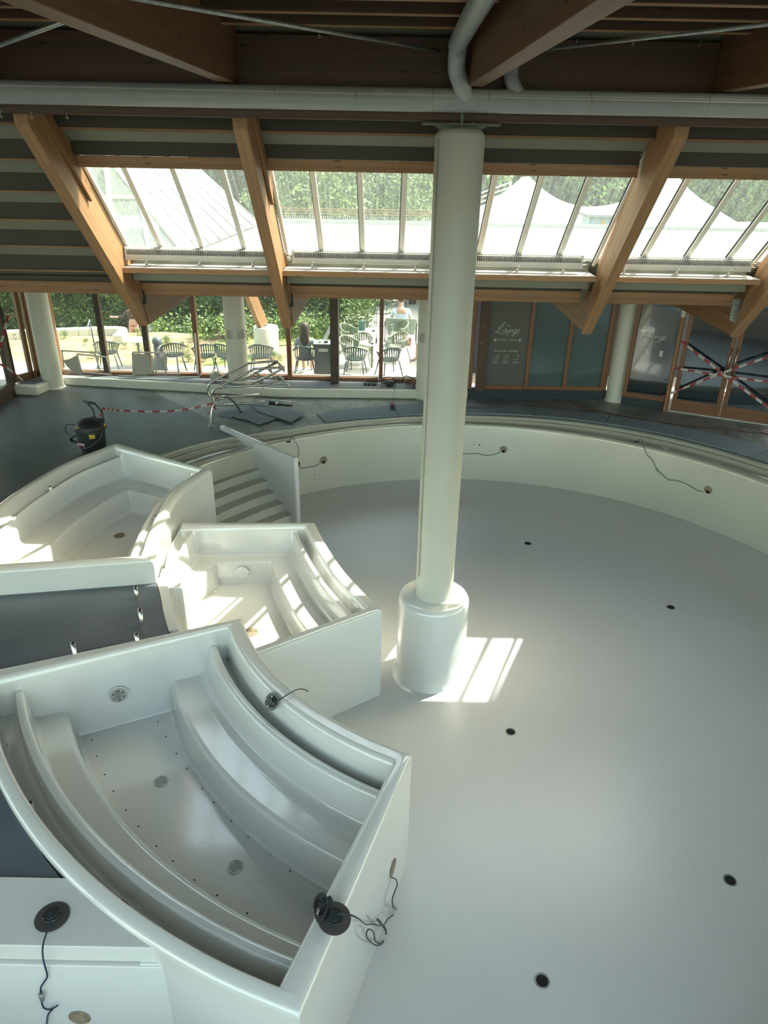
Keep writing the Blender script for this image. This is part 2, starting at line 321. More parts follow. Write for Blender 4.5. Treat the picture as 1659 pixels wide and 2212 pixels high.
# ================================================================== TUBS
def round_profile(pts, r=.05, n=4):
    P = [np.array(p, float) for p in pts]; out = [P[0]]
    for i in range(1, len(P)-1):
        a, b, c = P[i-1], P[i], P[i+1]; la = np.linalg.norm(a-b); lc = np.linalg.norm(c-b); q = min(r, la*.45, lc*.45)
        s = b + (a-b)/la*q; e = b + (c-b)/lc*q
        for t in np.linspace(0, 1, n+1): out.append((1-t)**2*s + 2*t*(1-t)*b + t*t*e)
    out.append(P[-1]); return out
def resamp(P, ts):
    P = np.array(smooth_curve(P, 8)); d = np.r_[0, np.cumsum(np.linalg.norm(np.diff(P, axis=0), axis=1))]; d /= d[-1]
    return np.c_[np.interp(ts, d, P[:,0]), np.interp(ts, d, P[:,1])]
BIG = 9.
def cols(prof, rim, r):
    """profile from outside to inside -> (offset, z_outer, z_inner); 'outer' until the rim top is reached"""
    pp = round_profile(prof, r); out = []; top = False
    zmax = max(p[1] for p in pp)
    for p in pp:
        if not top and p[1] >= zmax - 1e-6: top = True
        out.append((p[0], BIG if top else p[1], p[1] if top else zmax))
    return out
def tub(name, Rc, Lc, rp, lp, ep, fp, rim, label, r=.06, nmid=60, cut=None, post=None, m='white'):
    cr = cols(rp, rim, r); cl = cols(lp, rim, r)[::-1]; re = cols(ep, rim, r); rf = cols(fp, rim, r)[::-1]
    length = np.linalg.norm(np.diff(np.array(Rc), axis=0), axis=1).sum() * .5 + np.linalg.norm(np.diff(np.array(Lc), axis=0), axis=1).sum() * .5
    rows = [(e[0]/length, e[1], e[2]) for e in re]; t0 = rows[-1][0]; t1 = 1 - rf[0][0]/length
    zi_e, zi_f = rows[-1][2], rf[0][2]
    for t in np.linspace(t0, t1, nmid+2)[1:-1]: rows.append((t, BIG, min(zi_e, zi_f)))
    rows += [(1 - f[0]/length, f[1], f[2]) for f in rf]
    ts = np.array([q[0] for q in rows]); R = resamp(Rc, ts); Lp = resamp(Lc, ts)
    NM = 16; V = []; nc = len(cr) + NM + len(cl)
    for j, (t, zo, zi) in enumerate(rows):
        d = Lp[j] - R[j]; W = np.linalg.norm(d); d /= W
        for k in range(nc):
            if k < len(cr): u, czo, czi = cr[k]
            elif k < len(cr)+NM:
                ul = cr[-1][0]; ur = W - cl[0][0]; u = ul + (ur-ul)*(k-len(cr)+1)/(NM+1); czo, czi = BIG, cr[-1][2]
            else: v_, czo, czi = cl[k-len(cr)-NM]; u = W - v_
            p = R[j] + d*u; z = min(zo, czo, max(zi, czi)); u_, v2, e_, f_ = u, W-u, t*length, (1-t)*length
            if post: z = post(p[0], p[1], z, u_, v2, e_, f_)
            V.append((p[0], p[1], z))
    Fc = []
    for j in range(len(rows)-1):
        for k in range(nc-1):
            q = (j*nc+k, j*nc+k+1, (j+1)*nc+k+1, (j+1)*nc+k)
            if cut:
                cx = sum(V[i][0] for i in q)/4; cy = sum(V[i][1] for i in q)/4
                if cut(cx, cy): continue
            Fc.append(q[::-1])
    b = MB(); b.add(V, Fc, True); o = b.build(name, m); wn_ = o.modifiers.new('wn', 'WEIGHTED_NORMAL'); wn_.weight = 80; return tag(o, label, 'hot tub')
PR = lambda x, y, z: tuple(atZ(x, y, z)[:2])
# --- tub C (large, nearest): arc sector about the pool centre
def polar(r, a): t = math.radians(a); return (PC[0] + r*math.cos(t), PC[1] + r*math.sin(t))
aC = np.linspace(202.9, 249.4, 10)
RcC = [polar(3.72 + .19*i/9, a) for i, a in enumerate(aC)]
LcC = [polar(6.68 - .27*i/9, a + .6*i/9) for i, a in enumerate(aC)]
TUBC = tub('hot_tub', RcC, LcC,
    rp=[(0, FZ), (0, .17), (.20, .18), (.24, -.02), (.25, -.30), (.34, -.30), (.36, -.03), (.46, -.03), (.52, -.38), (.60, -.42), (.94, -.42), (.98, -.86), (1.1, -.86)],
    lp=[(0, FZ), (0, .16), (.11, .18), (.14, .14), (.15, -.30), (.33, -.30), (.35, 0.0), (.44, 0.0), (.47, -.43), (.82, -.45), (.86, -.86), (1.0, -.86)],
    ep=[(0, FZ), (0, .17), (.17, .18), (.20, .10), (.21, -.86), (.3, -.86)], fp=[(0, FZ), (0, .16), (.05, .18), (.16, .18), (.19, .10), (.20, -.86), (.3, -.86)], rim=.18,
    label='largest and nearest curved white hot tub, with two drain grilles in its floor')
# --- tub A (far left)
kA = .941
RcA = [(x*kA, y*kA) for x, y in [(-3.17, 11.97), (-3.36, 11.48), (-3.47, 10.8), (-3.45, 10.1), (-3.38, 9.47), (-3.26, 8.68)]]
LcA = [(x*kA, y*kA) for x, y in [(-5.36, 13.24), (-5.65, 12.76), (-5.99, 12.09), (-6.2, 11.24), (-6.31, 10.49), (-6.3, 9.6), (-6.1, 8.15)]]
pa = lambda L_: [(u*kA, z if z == FZ else H-(H-z)*kA) for u, z in L_]
TUBA = tub('hot_tub', RcA, LcA,
    rp=pa([(0, FZ), (0, .12), (.10, .18), (.2, .14), (.24, -.12), (.33, -.12), (.35, .0), (.41, .0), (.45, -.38), (.68, -.42), (.72, -.88), (.85, -.88)]),
    lp=pa([(0, FZ), (0, .15), (.12, .18), (.2, .08), (.30, .0), (.36, .02), (.40, -.38), (.46, -.42), (.90, -.42), (.94, -.88), (1.1, -.88)]),
    ep=pa([(0, FZ), (0, .16), (.13, .18), (.17, .1), (.2, -.40), (.26, -.42), (.55, -.42), (.58, -.88), (.7, -.88)]),
    fp=pa([(0, FZ), (0, .16), (.1, .18), (.2, .16), (.24, .05), (.28, -.88), (.4, -.88)]), rim=.5,
    label='white hot tub beside the grey deck, between the vacuum cleaner and the stairs')
PZ_ = .10
# --- tub B (middle)
RcB = [PR(680, 1127, .04), PR(700, 1165, .04), PR(740, 1225, .04), PR(790, 1280, .04), PR(825, 1315, .04)]
dB = np.array(PR(575, 1408, .04)) - np.array(RcB[-1]); dB /= np.linalg.norm(dB)
nearL = np.array(RcB[-1]) + dB * 2.9
LcB = [(-3.22, 10.12), (-3.22, 9.3), (-3.14, 8.75), (-3.04, 8.15), tuple(atZ(350, 1290, .08)[:2]), tuple(atZ(366, 1355, .08)[:2]), (-2.45, 6.7), tuple(nearL)]
def inC(x, y):
    r = math.hypot(x-PC[0], y-PC[1]); a = math.degrees(math.atan2(y-PC[1], x-PC[0])) % 360
    return 3.80 < r < 6.6 and a > 203.6
def inC2(x, y):
    r = math.hypot(x-PC[0], y-PC[1]); a = math.degrees(math.atan2(y-PC[1], x-PC[0])) % 360
    return 3.80 < r < 6.6 and a > 204.3
def postB(x, y, z, u, v, e, f):
    if f < .3: return z
    sm = lambda q: max(0., min(1., q))**2*(3-2*max(0., min(1., q)))
    if v < .075 and y < 8.6: return .08
    if v < .30 and y < 8.6:
        k = sm((y-8.02)/.07); z = k*.08 + (1-k)*-.84 if z > -.84 else z
    if .075 <= v < .64 and z > -.84 and not (v < .30 and 8.07 <= y < 8.6):
        k = sm((y-(8.78+(x+3.05)*1.574))/.10)
        if y < 8.6 or v >= .24: z = z*k + -.84*(1-k)
    return z
TUBB = tub('hot_tub', RcB, LcB,
    rp=[(0, FZ), (0, .03), (.15, .04), (.19, -.02), (.21, -.26), (.29, -.26), (.31, -.07), (.38, -.07), (.42, -.40), (.48, -.45), (.78, -.45), (.82, -.84), (.95, -.84)],
    lp=[(0, -.2), (.01, .04), (.012, -.10), (.08, -.16), (.13, -.10), (.15, -.03), (.20, -.03), (.23, -.15), (.26, -.42), (.31, -.45), (.36, -.45), (.42, -.45), (.48, -.45), (.54, -.45), (.59, -.45), (.62, -.84), (.75, -.84)],
    ep=[(0, FZ), (0, .03), (.13, .04), (.165, -.02), (.19, -.42), (.25, -.45), (.45, -.45), (.48, -.84), (.6, -.84)],
    fp=[(0, FZ), (0, .02), (.04, .04), (.15, .04), (.19, -.02), (.21, -.84), (.35, -.84)], rim=.04, r=.045, nmid=150,
    label='middle white hot tub catching the sun, its corner nearest the big column', cut=inC, post=postB)
# --- dark platform between the tubs
pl = MB(); cf = [np.array(p) for p in (RcC[0], LcC[0])]; dC = (cf[1]-cf[0])/np.linalg.norm(cf[1]-cf[0]); 
poly = [(-9.0, 8.0), (-5.3, 7.9), (-3.1, 8.25), tuple(atZ(345, 1285, PZ_)[:2]), tuple(atZ(356, 1330, PZ_)[:2]), tuple(atZ(362, 1362, PZ_)[:2]), tuple(cf[0]+dC*.9 + np.array((.03,-.06))), tuple(cf[1] + np.array((.03,-.06)))]
poly += [polar(6.55 - .0*i, a) for i, a in enumerate(np.linspace(206, 236, 8))] + [(-2.4, 3.6), (-9, 3.6)]
pl.prism(poly, PZ_-.12, PZ_)
struct(pl.build('floor', 'slate'), 'dark slate platform between the white hot tubs')
tr = MB(); q0 = smooth_curve([tuple(atZ(x, y, PZ_)[:2]) for x, y in ((318, 1250), (336, 1256), (346, 1285), (353, 1322), (364, 1364))], 4)
tr.prism([tuple(q) for q in q0] + [(q[0]+.12, q[1]+.03) for q in q0[::-1]], PZ_-.06, PZ_+.012)
struct(tr.build('trim_1', 'white', bevel=.02), 'white trim strip along the slate platform')
# --- ledge D at lower left
eY = atZ(0, 1893, .12)[1]; fY = atZ(0, 2042, .12)[1]; z1_ = atY(0, 2068, fY)[2]; z2_ = atY(0, 2072, fY)[2]; z3_ = atY(0, 2084, fY-.03)[2]
def arcx(Y, R=6.42): return PC[0] - math.sqrt(R*R - (PC[1]-Y)**2)
def ledpoly(y0, y1, R=6.42): return [(-9, y0)] + [(arcx(y, R), y) for y in np.linspace(y0, y1, 7)] + [(-9, y1)]
ld = MB(); ld.prism(ledpoly(fY, eY), z2_, .12); ld.prism(ledpoly(fY+.05, eY), z3_, z2_); ld.prism(ledpoly(fY-.03, eY), FZ-.05, z3_)
ld.prism([(-9, fY-.03), (-9, fY+.06), (arcx(fY)-.02, fY+.06), (arcx(fY)-.02, fY-.03)], FZ, -.24) if 0 else None
ld.prism([(arcx(fY)-.22, fY-.02), (arcx(fY)-.22, fY+.1), (arcx(fY)-.02, fY+.1), (arcx(fY)-.02, fY-.02)], z3_-.001, z2_+.001)
LEDGE = struct(ld.build('wall_ledge', 'white', bevel=.012, bseg=3), 'white ledge with a recessed slit below the largest tub')
# ================================================================== STAIRS
sw = MB(); aP = 131.6
stair = thing('pool_stairs', 'white curved staircase leading down into the empty pool', 'stairs', (-2.6, 13.3, -1.4))
for i in range(1, 8):
    z = -.17*i; ro = 7.0; ri = 6.92 - .25*(i-1)
    b = MB(); P = [polar(ri, a) for a in np.linspace(130.0, 152.2, 12)] + [polar(ri+.32 if i < 7 else ri+.3, a) for a in np.linspace(152.2, 130.0, 12)]
    b.prism(P, FZ+.001*i, z); b.build('step', 'white_matt', stair, bevel=.012)
p0 = np.array(atZ(478, 917, .1)[:2]); p1 = np.array(atZ(641, 988, .1)[:2]); d = (p1-p0)/np.linalg.norm(p1-p0); n = np.array((-d[1], d[0]))
b = MB(); b.prism([p0-n*.06, p1-n*.06, p1+n*.06, p0+n*.06], FZ+.002, .10)
b.build('side_panel', 'white', stair, bevel=.045, bseg=4)
# ================================================================== COLUMN
CX, CY = .71, 8.28
cl = thing('support_column', 'tall round cream column rising from a fat white base in the pool', 'column', (CX, CY, FZ))
b = MB(); b.lathe([(.56, 0), (.52, .012), (.5, .04), (.492, .2), (.492, 1.24), (.485, 1.29), (.46, 1.33), (.42, 1.35), (.25, 1.352), (.0, 1.352)], (CX, CY, FZ), 72); b.build('base', 'white', cl)
b = MB(); b.lathe([(.255, 0), (.255, 1.14)], (CX, CY, -.06), 56); b.build('lower_shaft', 'white_matt', cl)
b = MB(); b.lathe([(.257, 0), (.257, 4.53), (.21, 4.59), (0, 4.59)], (CX, CY, 1.0), 56); b.build('shaft', 'cream', cl)
b = MB(); 
for a in (0, 1.2): b.tube([(CX-.235, CY-.12-a*.012, .3), (CX-.235, CY-.12-a*.012, 5.5)], .006, 6)
b.build('cable', 'cream', cl)
b = MB(); b.box(CX-.40, CX+.40, CY-.1, CY+.1, 5.625, 5.64); b.xprism([(CY-.01, 5.58), (CY+.01, 5.58), (CY+.01, 5.95), (CY-.01, 5.95)], CX-.012, CX+.012)
b.add([(CX-.28, CY-.02, 5.625), (CX+.28, CY-.02, 5.625), (CX+.17, CY-.02, 5.56), (CX-.17, CY-.02, 5.56), (CX-.28, CY+.02, 5.625), (CX+.28, CY+.02, 5.625), (CX+.17, CY+.02, 5.56), (CX-.17, CY+.02, 5.56)], [(0,3,2,1),(4,5,6,7),(0,1,5,4),(1,2,6,5),(2,3,7,6),(3,0,4,7)])
b.box(CX-.012, CX+.012, CY-.12, CY-.1, 5.62, 5.95)
b.build('steel_bracket', mat('dark_galvanised', (.12, .13, .125), .5, metal=.6), cl)
# ================================================================== ROOF
def zR(Y): return 6.33 - .92*(Y-8.5)
def zU(Y): return 5.69 - .907*(Y-8.3)
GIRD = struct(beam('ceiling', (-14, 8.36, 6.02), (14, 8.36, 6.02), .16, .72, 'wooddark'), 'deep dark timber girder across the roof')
# sloped roof panels (above the head purlin, and side bays)
def slab(x0, x1, y0, y1, th=.06, m='panel', off=0.0, name='ceiling', lab=None):
    b = MB(); b.xprism([(y0, zR(y0)+off), (y1, zR(y1)+off), (y1, zR(y1)+off+th), (y0, zR(y0)+off+th)], x0, x1); o = b.build(name, m); return struct(o, lab)
HEADY, SILLY = 9.50, 10.99
slab(-3.88, 5.5, 8.2, HEADY, lab='pale roof panels above the skylights')
slab(-14, -3.88, 8.2, 11.75, lab='pale sloping roof panels left of the skylights')
slab(5.55, 14, 8.2, 11.75, lab='pale sloping roof panels right of the skylights')
slab(-3.88, 5.55, SILLY+.06, 11.75, lab='pale roof strip below the skylights')
gp = 'timber purlins crossing the sloping roof'
def purlin(x0, x1, Y, lab, dp=.19, wd=.075, off=-.2):
    t = thing('purlin', lab, 'purlin', (x0, Y, zR(Y)), gp)
    z = zR(Y) + off
    MB().box(x0, x1, Y-wd/2, Y+wd/2, z+.025, z+dp+.06).build('shaded_face', 'purlin', t)  # dark face: the shade on the purlin's front is painted in
    beam('flange', (x0, Y, z+.0125), (x1, Y, z+.0125), wd+.03, .025, 'wood', t, bevel=0)  # lighter strip: bounce light on the underside put into the colour
XB = [(-3.80, -1.66), (-1.51, .68), (.83, 2.97), (3.12, 5.32)]
bayn = ['left', 'second', 'third', 'right-hand']
for i, (x0, x1) in enumerate(XB):
    purlin(x0, x1, 9.14, 'shade-grey purlin above the skylights in the %s bay, just under the big pipe' % bayn[i])
    o = beam('skylight_head', (x0, 9.51, 5.22), (x1, 9.51, 5.22), .10, .13, 'woodlite')
    tag(o, 'knotty timber head rail along the top of the %s skylight bay' % bayn[i], 'beam')
    MB().box(x0, x1, 9.465, 9.555, 5.286, 5.44).build('upstand', 'purlin', o)
ordn = ['top', 'second', 'third', 'fourth', 'fifth', 'sixth']
for k, Y in enumerate([9.10, 9.5, 9.9, 10.3, 10.71, 11.13]):
    purlin(-14, -3.95, Y, 'shade-grey purlin on the sloping roof at far left, %s from the top' % ordn[k], dp=.19, off=-.2)
for k, Y in enumerate([9.10, 9.5, 9.9, 10.3, 10.71, 11.13]):
    purlin(5.45, 14, Y, 'shade-grey purlin on the sloping roof at far right, %s from the top' % ordn[k], dp=.19, off=-.2)
# rafters
SL = math.atan(.907)
def rafter(xt, xb, lab, w_=.15):
    t = thing('roof_rafter', lab, 'rafter', (xt, 8.3, 5.69), 'sloping glulam rafters')
    def X(Y): return xt + (xb-xt)*(Y-8.3)/3.1
    poly = [(8.44, zU(8.44)), (11.42, zU(11.42)), (11.45, zU(11.42)+.03), (10.98, zR(10.98)-.03), (8.44, zR(8.44)-.02)]
    vs_ = [(X(y)-w_/2, y, z) for y, z in poly] + [(X(y)+w_/2, y, z) for y, z in poly]; n = 5
    b = MB(); b.add(vs_, [tuple(range(n)), tuple(range(n, 2*n))[::-1]] + [(i, n+i, n+(i+1)%n, (i+1)%n) for i in range(n)])
    b.build('timber', 'woodlite', t, mw=frame_along((xt, 8.44, zU(8.44)), (xb, 11.42, zU(11.42))), bevel=.006)
    # horizontal brace running out to the facade
    b = MB(); xc = X(11.4)+.03
    b.xprism([(11.0, 3.98), (11.47, zU(11.42)+.02), (17.3, zU(11.42)+.02), (17.3, 3.7), (11.4, 3.72)], xc-w_/2+.01, xc+w_/2-.01); b.build('brace', 'wood', t, mw=frame_along((xc, 11.4, 2.9), (xc, 17, 2.9)), bevel=.006)
    # packing strip along the top near the girder
    for s in (1,):
        b = MB(); y0, y1 = 8.46, 9.75; xs = X(9.2)+s*(w_/2+.025)
        b.xprism([(y0, zR(y0)-.42), (y1, zR(y1)-.42), (y1, zR(y1)-.22), (y0, zR(y0)-.22)], xs-.02, xs+.02); b.build('packer', 'wood', t, mw=frame_along((xs, 8.46, 6), (xs, 9.75, 4.8)))
    b = MB(); b.box(X(11.3)+w_/2, X(11.3)+w_/2+.05, 11.3, 11.36, 3.22, 3.42); b.build('hanger', 'black', t)
rafter(-3.875, -3.89, 'glulam rafter left of the skylights, sunlit on its side')
rafter(-1.585, -1.60, 'glulam rafter between the two left skylight bays')
rafter(.755, .80, 'glulam rafter hidden behind the round column')
rafter(3.03, 3.17, 'glulam rafter right of the round column')
rafter(5.38, 5.52, 'glulam rafter at the right edge of the skylights')
# eave beam, sill, lower panel
pS = atY(400, 579, 10.62); pE = atY(400, 595, 10.6)
for i, (x0, x1) in enumerate(XB):
    o = tag(beam('skylight_sill', (x0-.02, 10.87, 3.81), (x1+.02, 10.87, 3.81), .48, .07, 'woodlite'), 'timber sill board below the %s skylight bay, striped by sunlight' % bayn[i], 'sill')
    MB().box(x0, x1, 10.632, 11.09, 3.845, 3.853).build('top_board', 'sillboard', o)
    b = MB(); b.box(x0, x1, 11.0, 11.30, 3.62, 3.755); b.box(x0, x1, 11.08, 11.12, 3.75, 3.96); b.build('soffit', ['panel'], o)
for i, (x0, x1) in enumerate([(-14, -3.95)] + XB + [(5.6, 14)]):
    o = tag(beam('eave_beam', (x0, 11.38, 3.45), (x1, 11.38, 3.45), .14, .18, 'wood'), ('timber eave beam %s' % ['at far left, under the purlins', 'below the left skylight bay', 'below the second skylight bay', 'below the third skylight bay, right of the column', 'below the right-hand skylight bay', 'at far right beyond the last rafter'][i]), 'beam', 'eave beams')
    MB().box(x0, x1, 11.33, 11.42, 3.54, 3.615).build('grey_cap', 'purlin', o)
# skylight glazing
mull = {0: [-3.78, -3.30, -2.70, -2.09, -1.68], 1: [-1.48, -.97, -.38, .18, .66], 2: [.85, 1.30, 1.88, 2.47, 3.02], 3: [3.18, 3.69, 4.31, 4.92, 5.33]}
nslope = np.array([0, -.92, -1]) / math.hypot(.92, 1)
for i in range(4):
    t = thing('skylight_window', 'sloping glazed skylight, %s' % ['leftmost bay, with the glass pyramid roof behind', 'bay left of the round column, with trees behind', 'bay right of the round column, with the white tent behind', 'rightmost bay, cut by the photo edge'][i], 'skylight', (XB[i][0], 9.7, 5.2), 'skylight bays'); t['kind'] = 'structure'
    xs = mull[i]; sl = frame_along((xs[0], HEADY, zR(HEADY)), (xs[0]+1, HEADY, zR(HEADY)), upv=(0, .677, .736))
    for j in range(4):
        g = MB(); y0, y1 = HEADY-.02, SILLY+.06; g.xprism([(y0, zR(y0)), (y1, zR(y1)), (y1, zR(y1)+.012), (y0, zR(y0)+.012)], xs[j], xs[j+1]); g.build('pane', 'skyglass', t)
    for j, x in enumerate(xs):
        wd = .068 if 0 < j < 4 else .04
        b = MB(); y0, y1 = HEADY-.02, SILLY+.05
        b.xprism([(y0, zR(y0)-.055), (y1, zR(y1)-.055), (y1, zR(y1)-.002), (y0, zR(y0)-.002)], x-wd/2, x+wd/2); b.mi = 1
        b.xprism([(y0, zR(y0)-.02), (y1, zR(y1)-.02), (y1, zR(y1)+.01), (y0, zR(y0)+.01)], x-wd/2-.010, x-wd/2)
        b.build('mullion', ['mullion', 'black'], t)
    # radiator under the skylight
    x0, x1 = XB[i]; x0 += (.0, .12, .12, .0)[i]; x1 -= (.0, .0, .18, .1)[i]
    r = thing('radiator', 'long white finned radiator under the %s skylight bay' % bayn[i], 'radiator', (x0, 10.7, 4.0), 'radiators under the skylights')
    yc = 10.83; zt = 4.13
    b = MB(); b.box(x0, x1, yc-.07, yc-.055, 3.94, 4.012); b.box(x0, x1, yc-.075, yc-.06, 4.085, 4.092); b.box(x0, x1, yc-.07, yc+.07, 3.955, 3.965); b.box(x0, x1, yc+.055, yc+.07, 3.94, 4.10); b.box(x0, x0+.025, yc-.075, yc+.075, 3.935, 4.118); b.box(x1-.025, x1, yc-.075, yc+.075, 3.935, 4.118)
    b.build('casing', 'alu', r, bevel=.004)
    b = MB(); nfin = int((x1-x0)/.026)
    for k in range(nfin):
        xx = x0+.03+k*(x1-x0-.06)/nfin; b.box(xx, xx+.009, yc-.05, yc+.055, 3.97, 4.112)
    o = b.build('fins', 'grill', r); o['kind'] = 'stuff'
    for k in range(3):
        xx = x0 + (x1-x0)*(.14 + .36*k); b = MB(); b.box(xx-.035, xx+.035, yc-.02, yc+.05, 3.85, 3.86); b.tube([(xx, yc-.02, 3.855), (xx-.02, yc-.06, 3.90), (xx+.02, yc-.06, 3.96)], .014, 8); b.box(xx-.03, xx+.03, yc-.09, yc-.04, 3.86, 3.872); b.build('bracket', 'steel', r)
    if i in (1, 2, 3):
        b = MB(); xe = x0 if i == 1 else x1; s = -1 if i == 1 else 1
        for q in (0, .05): b.tube([(xe, yc+.02, 3.98+q), (xe+s*.1, yc+.02, 3.98+q)], .011, 8)
        b.build('feed_pipe', 'steel', r)
# flat roof outside
fr = MB(); fr.box(-16, 16, 11.72, 18.35, 3.74, 3.9); struct(fr.build('ceiling', 'gravel'), 'pale gravel flat roof beyond the skylights')
fr = MB(); fr.box(-16, 16, 11.5, 18.3, 3.68, 3.738); struct(fr.build('ceiling', 'wooddark'), 'timber soffit over the deck walkway')
fr = MB(); fr.box(-16, 16, 18.35, 18.5, 3.6, 3.98); struct(fr.build('trim_2', 'alu'), 'white metal edge of the flat roof')
# inner ceiling over the pool
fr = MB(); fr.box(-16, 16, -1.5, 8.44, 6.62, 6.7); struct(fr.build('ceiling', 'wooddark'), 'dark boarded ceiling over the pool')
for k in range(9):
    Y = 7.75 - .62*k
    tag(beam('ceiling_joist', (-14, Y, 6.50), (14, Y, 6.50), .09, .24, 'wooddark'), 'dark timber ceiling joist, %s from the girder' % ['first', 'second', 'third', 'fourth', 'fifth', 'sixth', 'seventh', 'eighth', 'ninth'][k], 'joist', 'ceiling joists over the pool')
    MB().box(-14, 14, Y-.045, Y+.045, 6.378, 6.384).build('edge_strip', 'woodlite', bpy.data.objects[-1] if 0 else [o for o in COL.objects if o.name.startswith('ceiling_joist')][-1])
def obeam(x0, x1, lab):
    pa, pb = (x0, 8.26, 6.2), (x1, -1.0, 6.2)
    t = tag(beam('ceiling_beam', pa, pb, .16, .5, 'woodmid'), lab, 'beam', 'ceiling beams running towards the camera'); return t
obeam(-1.62, -2.05, 'glulam ceiling beam at top left, ending at the girder')
obeam(.80, 1.2, 'glulam ceiling beam just right of the round column')
obeam(3.28, 4.1, 'glulam ceiling beam at the top right corner')
obeam(-4.1, -4.5, 'glulam ceiling beam beyond the top left corner')
# big pipe along the girder
pp = thing('ventilation_pipe', 'long grey pipe running along the dark girder', 'pipe', (0, 8.05, 5.82))
MB().tube([(-14, 8.12, 5.835), (14, 8.12, 5.835)], .105, 24).build('main_run', 'duct', pp)
b = MB(); b.tube(smooth_curve([(.62, 2.0, 6.33), (.60, 7.3, 6.28), (.60, 7.75, 6.22), (.61, 7.92, 6.08), (.66, 7.96, 5.97), (.72, 8.08, 5.86)], 6), .085, 18); b.build('branch_elbow', 'duct', pp)
b = MB(); b.tube(smooth_curve([(1.16, 8.15, 6.6), (1.16, 8.15, 6.15), (1.17, 8.13, 6.02), (1.25, 8.12, 5.9), (1.32, 8.12, 5.85)], 6), .07, 16); b.build('drop_elbow', 'duct', pp)
b = MB()
for x in (-1.15, -.35, .40, .95, 1.95, 3.1): MB().tube([(x-.003, 8.12, 5.835), (x+.003, 8.12, 5.835)], .1065, 24).build('joint_band', 'galv', pp)
for (pA, pB, lab) in (((atY(950, 110, 8.2)), (atY(300, -2, 5.4)), 'thin steel bracing rod crossing the ceiling left of the column'), (atY(1128, 112, 8.2), atY(1659, 52, 5.9), 'thin steel bracing rod crossing the ceiling right of the column'), (atY(-30, 108, 6.0), atY(102, 60, 5.6), 'short steel bracing rod at the top left corner')):
    pA, pB = np.array(pA), np.array(pB); e = pB + (pB-pA)*.3
    tag(MB().tube([pA, e], .016, 8).build('bracing_rod', 'galv'), lab, 'rod')
# enclosing walls behind and beside the viewer, with big windows
def wallx(name, x, lab):
    b = MB(); b.box(x-.1, x+.1, -8, 20, -.2, .9); b.box(x-.1, x+.1, -8, 20, 3.1, 7.6)
    for y in np.arange(-8, 20.1, 3.5): b.box(x-.1, x+.1, y-.25, y+.25, .8, 3.2)
    struct(b.build(name, 'white_matt'), lab)
wallx('wall_right', 13, 'white wall far to the right'); wallx('wall_left', -13, 'white wall far to the left')
b = MB(); b.box(-13, 13, -8.1, -7.9, -1.5, .8); b.box(-13, 13, -8.1, -7.9, 4.2, 4.6)
for x in np.arange(-13, 13.1, 3.25): b.box(x-.12, x+.12, -8.1, -7.9, .8, 4.2)
struct(b.build('wall_back', 'white_matt'), 'white wall behind the viewer with wide windows')
b = MB(); b.box(-13, 13, -8, 3.0, -.12, -.02) if 0 else b.box(-13, 13, -8, .6, -.12, -.01); struct(b.build('floor', 'slate'), 'deck floor behind the viewer')
b = MB()
for x in np.arange(-12, 12.1, 2.4): b.bar((x, -1.4, 6.6), (x, -8, 4.5), .12, .2)
struct(b.build('ceiling', 'woodlite'), 'rafters of the glazed roof behind the viewer')
b = MB(); b.add([(-13, -1.4, 6.68), (13, -1.4, 6.68), (13, -8, 4.6), (-13, -8, 4.6)], [(0,1,2,3)]); struct(b.build('window_1', 'glass'), 'glazed roof behind the viewer')
b = MB(); b.box(-13, 13, -8.01, -7.99, .8, 4.2); struct(b.build('window_2', 'glass'), 'window glass behind the viewer')
# ================================================================== FACADE
# plinth under the garden windows
pln = [(-9.05, 16.72), (-8.47, 16.68), (-8.30, 17.62), (-6.85, 17.45), (-4.68, 17.19), (-2.67, 16.90), (.52, 17.0), (2.02, 17.08), (2.02, 18.2), (-9.3, 18.4)]
b = MB(); b.prism(pln, 0, .215); struct(b.build('baseboard_garden', 'white_matt', bevel=.03, bseg=3), 'low white plinth under the garden windows')
top = [(-9.0, 16.95), (-8.62, 16.90), (-8.36, 17.80), (-6.87, 17.55), (-4.68, 17.29), (-2.67, 17.0), (.52, 17.1), (2.0, 17.2), (2.0, 18.15), (-9.0, 18.3)]
b = MB(); b.prism(top, .215, .228); struct(b.build('trim_3', 'slate'), 'slate tiles on top of the plinth')
GL = lambda x: 17.86 - .02*x*0 - (x+8.5)*.017   # glass line Y at x
def post(x, y, wd, dp, z0=.23, z1=3.3, m='woodred', parent=None, name='post', ang=0.):
    b = MB(); ax = np.array((math.cos(ang), math.sin(ang), 0)); ay = np.array((-math.sin(ang), math.cos(ang), 0))
    b.obox((x, y, (z0+z1)/2), ax*wd/2, ay*dp/2, np.array((0, 0, (z1-z0)/2)))
    return b.build(name, m, parent, mw=Matrix.Translation((x, y, z0)) @ Matrix.Rotation(-math.pi/2, 4, 'Y'), bevel=.006)
win = thing('window_3', 'wide timber-framed garden window wall with terrace chairs behind it', 'window', (-3, 17.8, .23)); win['kind'] = 'structure'
PX = [(-8.35, .10, 'woodred'), (-7.15, .13, 'woodblack'), (-6.05, .13, 'woodblack'), (-4.78, .11, 'woodred'), (-3.75, .08, 'woodred'), (-2.46, .11, 'woodred'), (-.15, .10, 'woodred'), (.85, .1, 'woodred'), (1.95, .1, 'woodred')]
for x, wd, m in PX: post(x, GL(x), wd, .14, m=m, parent=win, name='mullion')
post(-1.30, GL(-1.3)-.12, .20, .36, m='woodblack', parent=win, name='mullion')
